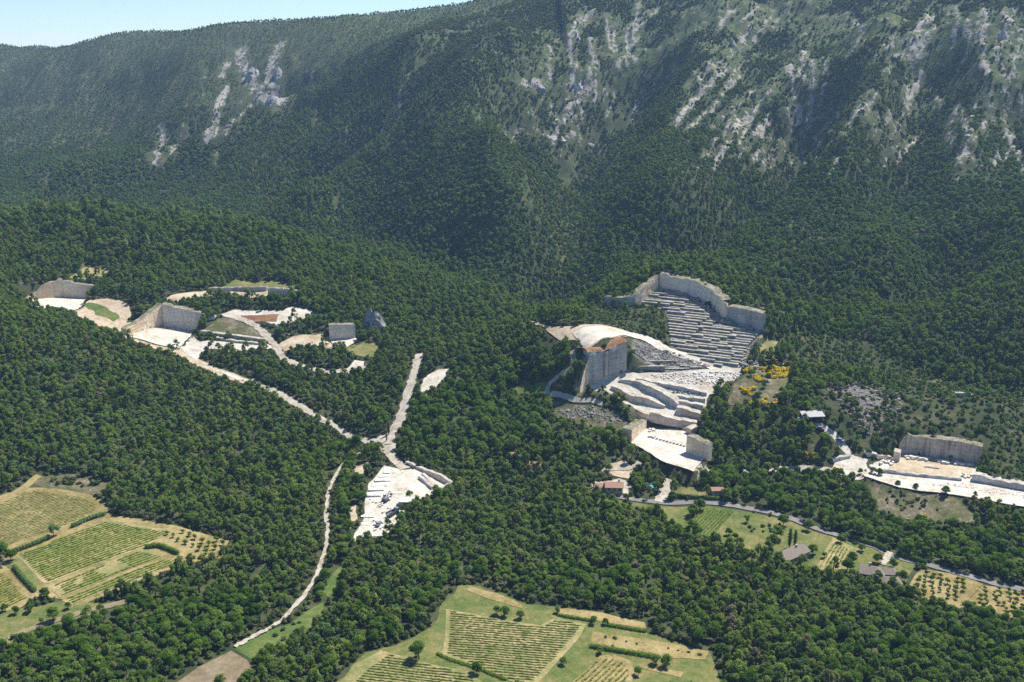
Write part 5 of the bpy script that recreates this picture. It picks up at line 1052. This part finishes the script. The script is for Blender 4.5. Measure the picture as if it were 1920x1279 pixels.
def house(px, py, rz, L, Wd, h, rh, label, wm, rm, hip=0.0, wins=(), doors=(), chim=None, wings=(), cat='house'):
    q = at(px, py); e = empty('house', q, rz); tag(e, label, cat)
    def xf(mb, dx, dy, a):
        ca, sa = math.cos(a), math.sin(a); mb.v = [np.c_[v[:, 0] * ca - v[:, 1] * sa + dx, v[:, 0] * sa + v[:, 1] * ca + dy, v[:, 2]] for v in mb.v]; return mb
    for i, (dx, dy, a, l, w, hh, rr, hp) in enumerate([(0, 0, 0, L, Wd, h, rh, hip)] + list(wings)):
        mb = MB(); gable_walls(mb, l, w, hh, rr, hp); xf(mb, dx, dy, a).build('wall', wm, e)
        mb = MB(); gable_roof(mb, l, w, hh, rr, hip=hp); ro = xf(mb, dx, dy, a).build('roof', rm, e)
        if i == 0 and chim:
            mb = MB(); mb.box((chim[0], chim[1], h), (.7, .6, rh + .9)); mb.box((chim[0], chim[1], h + rh + .9), (.9, .8, .12)); mb.build('chimney', wm, ro)
    for x, z, w, hh, side in wins:
        f = MB(); y = -Wd / 2 * (1 if side == 'f' else -1); s = -1 if side == 'f' else 1
        f.box((x, y + s * .03, z - .08), (w + .2, .1, hh + .16)); fo = f.build('window', M['wood'], e); g_ = MB(); g_.box((x, y + s * .07, z), (w, .06, hh)); g_.build('pane', M['glass'], fo)
    for x, w, hh, side in doors:
        d_ = MB(); y = -Wd / 2 * (1 if side == 'f' else -1); s = -1 if side == 'f' else 1; d_.box((x, y + s * .03, -.05), (w, .1, hh)); d_.build('door', M['wood'], e)
    return e
house(1151, 923, -.06, 7.6, 6.0, 3.9, 1.3, 'pink roofed cream house by the road, with a lower wing', M['render'], M['tile'], 0, [(-2.2, 2.2, .8, 1.0, 'f'), (0.2, 2.2, .8, 1.0, 'f'), (2.5, 2.2, .8, 1.0, 'f')], [(-.9, 1.0, 2.1, 'f')], (2.2, .6), [(-5.6, 1.6, 0.1, 5.0, 4.2, 2.8, .9, 0)])
house(1484, 1050, .62, 14.0, 6.2, 3.4, 1.3, 'long grey roofed farmhouse near the cypresses', M['stonewall'], M['tile_grey'], 0, [(-4, 1.3, .9, 1.1, 'f'), (-1, 1.3, .9, 1.1, 'f'), (3, 1.3, .9, 1.1, 'f')], [(1, 1.1, 2.1, 'f')], (3, .5), [(-9.2, -.6, 0, 5.5, 5.2, 2.6, 1.0, 0)])
house(1634, 1082, -.35, 8.4, 7.0, 3.0, 1.6, 'grey roofed farmhouse of three hipped roofs at the right', M['stonewall'], M['tile_grey'], 3.2, [(-2.5, 1.1, .9, 1.1, 'f'), (2.3, 1.1, .9, 1.1, 'f')], [(0, 1.1, 2.1, 'f')], (-1, .8), [(5.6, 2.0, .2, 6, 5, 2.8, 1.2, 1.5), (7.0, -4.6, .25, 6.5, 5, 2.6, 1.1, 2.0)])
house(971, 862, .1, 7, 5, 3, 1.1, 'small red roofed house half hidden in the wood on the centre knoll', M['render'], M['tile'], 0, [(-2, 1.1, .8, 1, 'f'), (2, 1.1, .8, 1, 'f')], [(0, 1, 2.1, 'f')])
house(1004, 878, -.2, 5, 4, 2.6, .8, 'smaller tiled outbuilding in the wood right of the small red roofed house', M['stonewall'], M['tile'], 0, [(-1, 1.1, .7, .9, 'f')], [(1, 1, 2.0, 'f')], cat='outbuilding')
house(1344, 926, .05, 5, 3.5, 2.6, .7, 'small pale outbuilding at the end of the lawn hedge', M['render'], M['tile'], 0, [(-1, 1.1, .7, .9, 'f')], [(1, .9, 2.0, 'f')], cat='outbuilding')
def shed(px, py, rz, L, Wd, h, slope, label, rm, open_=True):
    q = at(px, py); e = empty('shed', q, rz); tag(e, label, 'shed')
    mb = MB(); a, b = L / 2 + .3, Wd / 2 + .3
    v = [(-a, -b, h), (a, -b, h), (a, b, h + slope), (-a, b, h + slope)]; v += [(x, y, z + .14) for x, y, z in v]; mb.add(v, [(0, 3, 2, 1), (4, 5, 6, 7), (0, 1, 5, 4), (1, 2, 6, 5), (2, 3, 7, 6), (3, 0, 4, 7)]); mb.build('roof', rm, e)
    mb = MB(); mb.box((0, Wd / 2, -1), (L, .2, h + slope + .8)); mb.box((-L / 2, 0, -1), (.2, Wd, h + .8)); mb.build('wall', M['stonewall'], e)
    if not open_: mb = MB(); mb.box((0, -Wd / 2, -1), (L - .3, .18, h + .8)); mb.box((L / 2, 0, -1), (.2, Wd - .3, h + .8)); mb.build('wall', M['render'], e); d_ = MB(); d_.box((0, -Wd / 2 - .1, 0), (2, .08, 2.2)); d_.build('door', M['steel'], e)
    else:
        for x in np.linspace(-L / 2 + .4, L / 2 - .1, 4): mb = MB(); mb.box((x, -Wd / 2, -.5), (.22, .22, h + .5)); mb.build('post', M['steel'], e)
    return e
shed(1522, 790, .12, 10.5, 5, 3.2, 1.2, 'open fronted shed with a pale sloping metal roof above the white track', M['tin'])
shed(1500, 790, .1, 3.6, 4, 2.6, .5, 'low stone lean-to left of the open fronted shed', M['tin'], False)
shed(762, 948, -.05, 6.0, 4.0, 2.6, .3, 'white roofed hut in the stone yard', M['whiteroof'], False)
q = at(1220, 912); e = empty('swimming_pool', q, .1); tag(e, 'turquoise swimming pool in the garden right of the pink roofed house', 'swimming pool')
mb = MB()
for c_, s_ in (((0, -2.2, -.2), (8.4, .5, .55)), ((0, 2.2, -.2), (8.4, .5, .55)), ((-4, 0, -.2), (.5, 3.9, .55)), ((4, 0, -.2), (.5, 3.9, .55))): mb.box(c_, s_)
mb.build('rim', M['block'], e); mb = MB(); mb.box((0, 0, -.2), (7.5, 3.9, .42)); mb.build('water', M['water'], e)

# ------------------------------------------------------------------ cut stone and machines
def block(px, py, size, rz, label, group=None, plane=None, name='stone_block', cat='stone block'):
    q = plane.cast(np.float64(px), np.float64(py)) if plane is not None else at(px, py); mb = MB(); mb.box((0, 0, -.15), (size[0], size[1], size[2] + .15), rz); o = mb.build(name, M['block']); o.location = (q[0], q[1], q[2] + (0.0 if plane is not None else .15)); return tag(o, label, cat, group)
for i in range(11): block(1219 + i * 6.4, 820 + i * 1.7, (1.1, .9, .9), rb.uniform(-.2, .2), 'white cube of stone in the straight line across the lowest floor', 'line of cubes on the lowest floor', LO)
for i in range(9): block(1216 + rb.uniform(0, 12), 806 + rb.uniform(0, 14), (1.2, 1, .8), rb.uniform(0, 3), 'white block left loose at the back of the lowest floor', 'loose blocks on the lowest floor', LO)
for i in range(34):
    t = rb.uniform(); block(1695 + 128 * t, 856 + 17 * t + abs(rb.normal(0, 2.5)), (rb.uniform(1.0, 2.0), rb.uniform(.8, 1.3), rb.uniform(.7, 1.4)), rb.uniform(-.3, .3), 'pale stone block lying at the foot of the black streaked wall', 'blocks at the foot of the streaked wall', TH)
for i in range(12): block(1735 + i * 2.2, 876 + i * .3, (.9, .7, .6), .1, 'small block in the short line on the sandy quarry floor', 'short line of blocks on the sandy floor', TH)
for i in range(16): block(1810 + rb.normal(0, 10), 893 + rb.normal(0, 2.5), (rb.uniform(.8, 1.6), 1, .8), rb.uniform(0, 3), 'white block tipped at the right end of the sandy floor', 'blocks at the end of the sandy floor', TH)
for i in range(14): block(1660 + rb.normal(0, 14), 868 + rb.normal(0, 3), (rb.uniform(1, 2), 1.1, .9), rb.uniform(0, 3), 'white block heaped left of the sandy floor', 'blocks heaped left of the sandy floor', TH)
slabs = [(718, 901, 7.5, 1.6, 1.5, 'long white stack of slabs at the back of the stone yard'), (712, 910, 7, 1.7, 1.4, 'second white stack of slabs from the back of the stone yard'), (706, 918, 7, 1.8, 1.5, 'third white stack of slabs from the back of the stone yard'), (702, 929, 6.2, 1.6, 1.6, 'grey ended stack of slabs halfway down the stone yard'), (726, 884, 3.0, 3.0, 1.4, 'square white stack at the top corner of the stone yard'), (722, 893, 5.5, 1.4, .9, 'low white stack near the top of the stone yard'), (690, 968, 6, 1.2, .8, 'low stack of slabs at the left edge of the lower yard'), (684, 983, 5, 1.0, .6, 'thin stack of slabs at the lower left of the yard'), (742, 925, 7, .9, .6, 'low white row in the middle of the stone yard'), (712, 1004, 4, 1.2, .8, 'short stack at the bottom of the stone yard')]
for px, py, l, w, h, lb in slabs:
    q = at(px, py); e = empty('slab_stack', (q[0], q[1], q[2] + .1), .04); tag(e, lb, 'slab stack'); x = -l / 2
    while x < l / 2 - .3:
        s = min(rb.uniform(1.2, 2.2), l / 2 - x); mb = MB(); mb.box((x + s / 2, rb.normal(0, .06), 0), (s - .06, 2.0 * w, .4 * h * rb.uniform(.85, 1.1))); mb.build('slab', M['block'], e); x += s
for i in range(26): block(rb.uniform(694, 738), rb.uniform(936, 1000), (rb.uniform(.5, 1.3), rb.uniform(.5, .9), rb.uniform(.4, .8)), rb.uniform(0, 3), 'small loose block on the floor of the stone yard', 'loose blocks in the stone yard')
def wheel(p, e, r=.45, w=.3, ax=(0, 1, 0)):
    mb = MB(); a = np.array(p); d = np.array(ax) * w / 2; mb.cyl(a - d, a + d, r, r, 14); o = mb.build('wheel', M['rubber'], e); m2 = MB(); m2.cyl(a - d * 1.06, a + d * 1.06, r * .5, r * .5, 10); m2.build('rim', M['steel'], o)
def excavator(px, py, rz, label, col):
    q = at(px, py); e = empty('excavator', (q[0], q[1], q[2] + .15), rz); tag(e, label, 'excavator')
    for s in (-1, 1): mb = MB(); mb.box((0, s * 1.0, 0), (3.2, .5, .75), taper=.9); mb.build('track', M['rubber'], e)
    mb = MB(); mb.box((-.3, 0, .85), (2.7, 2.3, 1.0), taper=.93); mb.build('body', M[col], e)
    mb = MB(); mb.box((.5, .65, 1.8), (1.3, .9, 1.3), taper=.88); c_ = mb.build('cab', M['white_paint'], e); mb = MB(); mb.box((.5, .65, 2.1), (1.32, .92, .7), taper=.95); mb.build('window', M['glass'], c_)
    mb = MB(); mb.cyl((.9, -.3, 1.6), (3.0, -.3, 3.6), .26, .22, 8); mb.cyl((3.0, -.3, 3.6), (4.6, -.3, 2.0), .2, .17, 8); b_ = mb.build('boom', M[col], e); mb = MB(); mb.box((4.6, -.3, 1.0), (.9, 1.0, .9), taper=.75); mb.build('bucket', M['steel'], b_)
excavator(723, 940, 1.15, 'dark excavator with raised arm in the middle of the stone yard', 'steel')
def truck(px, py, rz, label, col, bed='steel', plane=None):
    q = plane.cast(np.float64(px), np.float64(py)) if plane else at(px, py); e = empty('truck', (q[0], q[1], q[2] + .15), rz); tag(e, label, 'truck')
    mb = MB(); mb.box((0, 0, .55), (6.2, 1.6, .3)); mb.build('chassis', M['steel'], e)
    mb = MB(); mb.box((2.4, 0, .8), (1.5, 2.1, 1.9), taper=.92); c_ = mb.build('cab', M[col], e); mb = MB(); mb.box((2.65, 0, 1.75), (1.1, 1.95, .65), taper=.95); mb.build('window', M['glass'], c_)
    mb = MB(); mb.box((-.9, 0, .9), (4.4, 2.2, .2)); mb.box((-.9, 1.05, 1.1), (4.4, .1, .9)); mb.box((-.9, -1.05, 1.1), (4.4, .1, .9)); mb.box((1.25, 0, 1.1), (.1, 2.0, 1.1)); mb.build('bed', M[bed], e)
    for x in (2.3, -1.2, -2.3):
        for s in (-1, 1): wheel((x, s * .95, .45), e)
truck(736, 966, .9, 'grey tipper truck parked on the white floor of the stone yard', 'bluegrey')
def car(px, py, rz, label, col):
    q = at(px, py); e = empty('car', (q[0], q[1], q[2] + .15), rz); tag(e, label, 'car')
    mb = MB(); mb.box((0, 0, .35), (4.2, 1.7, .6), taper=.96); mb.build('body', M[col], e); mb = MB(); mb.box((-.2, 0, .95), (2.4, 1.55, .55), taper=.8); c_ = mb.build('roof', M[col], e); mb = MB(); mb.box((-.2, 0, 1.0), (2.46, 1.6, .36), taper=.86); mb.build('window', M['glass'], c_)
    for x in (1.3, -1.3):
        for s in (-1, 1): wheel((x, s * .78, .32), e, .32, .22)
car(710, 985, 1.3, 'small dark car at the lower part of the stone yard', 'bluegrey')
car(1538, 806, -.6, 'dark car parked below the open fronted shed', 'steel'); car(1575, 828, -.8, 'dark car parked beside the white track to the shed', 'bluegrey')
q = at(1568, 888); e = empty('loader', (q[0], q[1], q[2] + .15), .15); tag(e, 'yellow wheel loader at the left end of the white quarry track', 'loader')
mb = MB(); mb.box((-.6, 0, .7), (2.6, 1.9, 1.1), taper=.92); mb.build('body', M['yellow'], e); mb = MB(); mb.box((.2, 0, 1.8), (1.3, 1.5, 1.2), taper=.9); c_ = mb.build('cab', M['yellow'], e); mb = MB(); mb.box((.2, 0, 2.05), (1.32, 1.52, .65), taper=.95); mb.build('window', M['glass'], c_)
mb = MB(); mb.cyl((.8, .5, 1.1), (2.6, .5, .7), .14, .12, 6); mb.cyl((.8, -.5, 1.1), (2.6, -.5, .7), .14, .12, 6); b_ = mb.build('arm', M['yellow'], e); mb = MB(); mb.box((3.0, 0, .25), (.9, 2.4, .95), taper=.8); mb.build('bucket', M['steel'], b_)
for x in (1.0, -1.3):
    for s in (-1, 1): wheel((x, s * 1.0, .6), e, .6, .45)

# ------------------------------------------------------------------ air
mb = MB(); mb.box((-900, 1000, -80), (9400, 7400, 520))
hz, t_ = mat('pale blue air'); n_ = N(t_)
pv = n_('ShaderNodeVolumePrincipled', {'Color': (0.42, 0.66, 1.0, 1), 'Density': HAZE_DENSITY, 'Anisotropy': 0.2})
n_('ShaderNodeOutputMaterial', {'Volume': pv.outputs[0]})
tag(mb.build('haze', hz), 'thin pale blue haze over the whole valley', 'haze', kind='stuff')
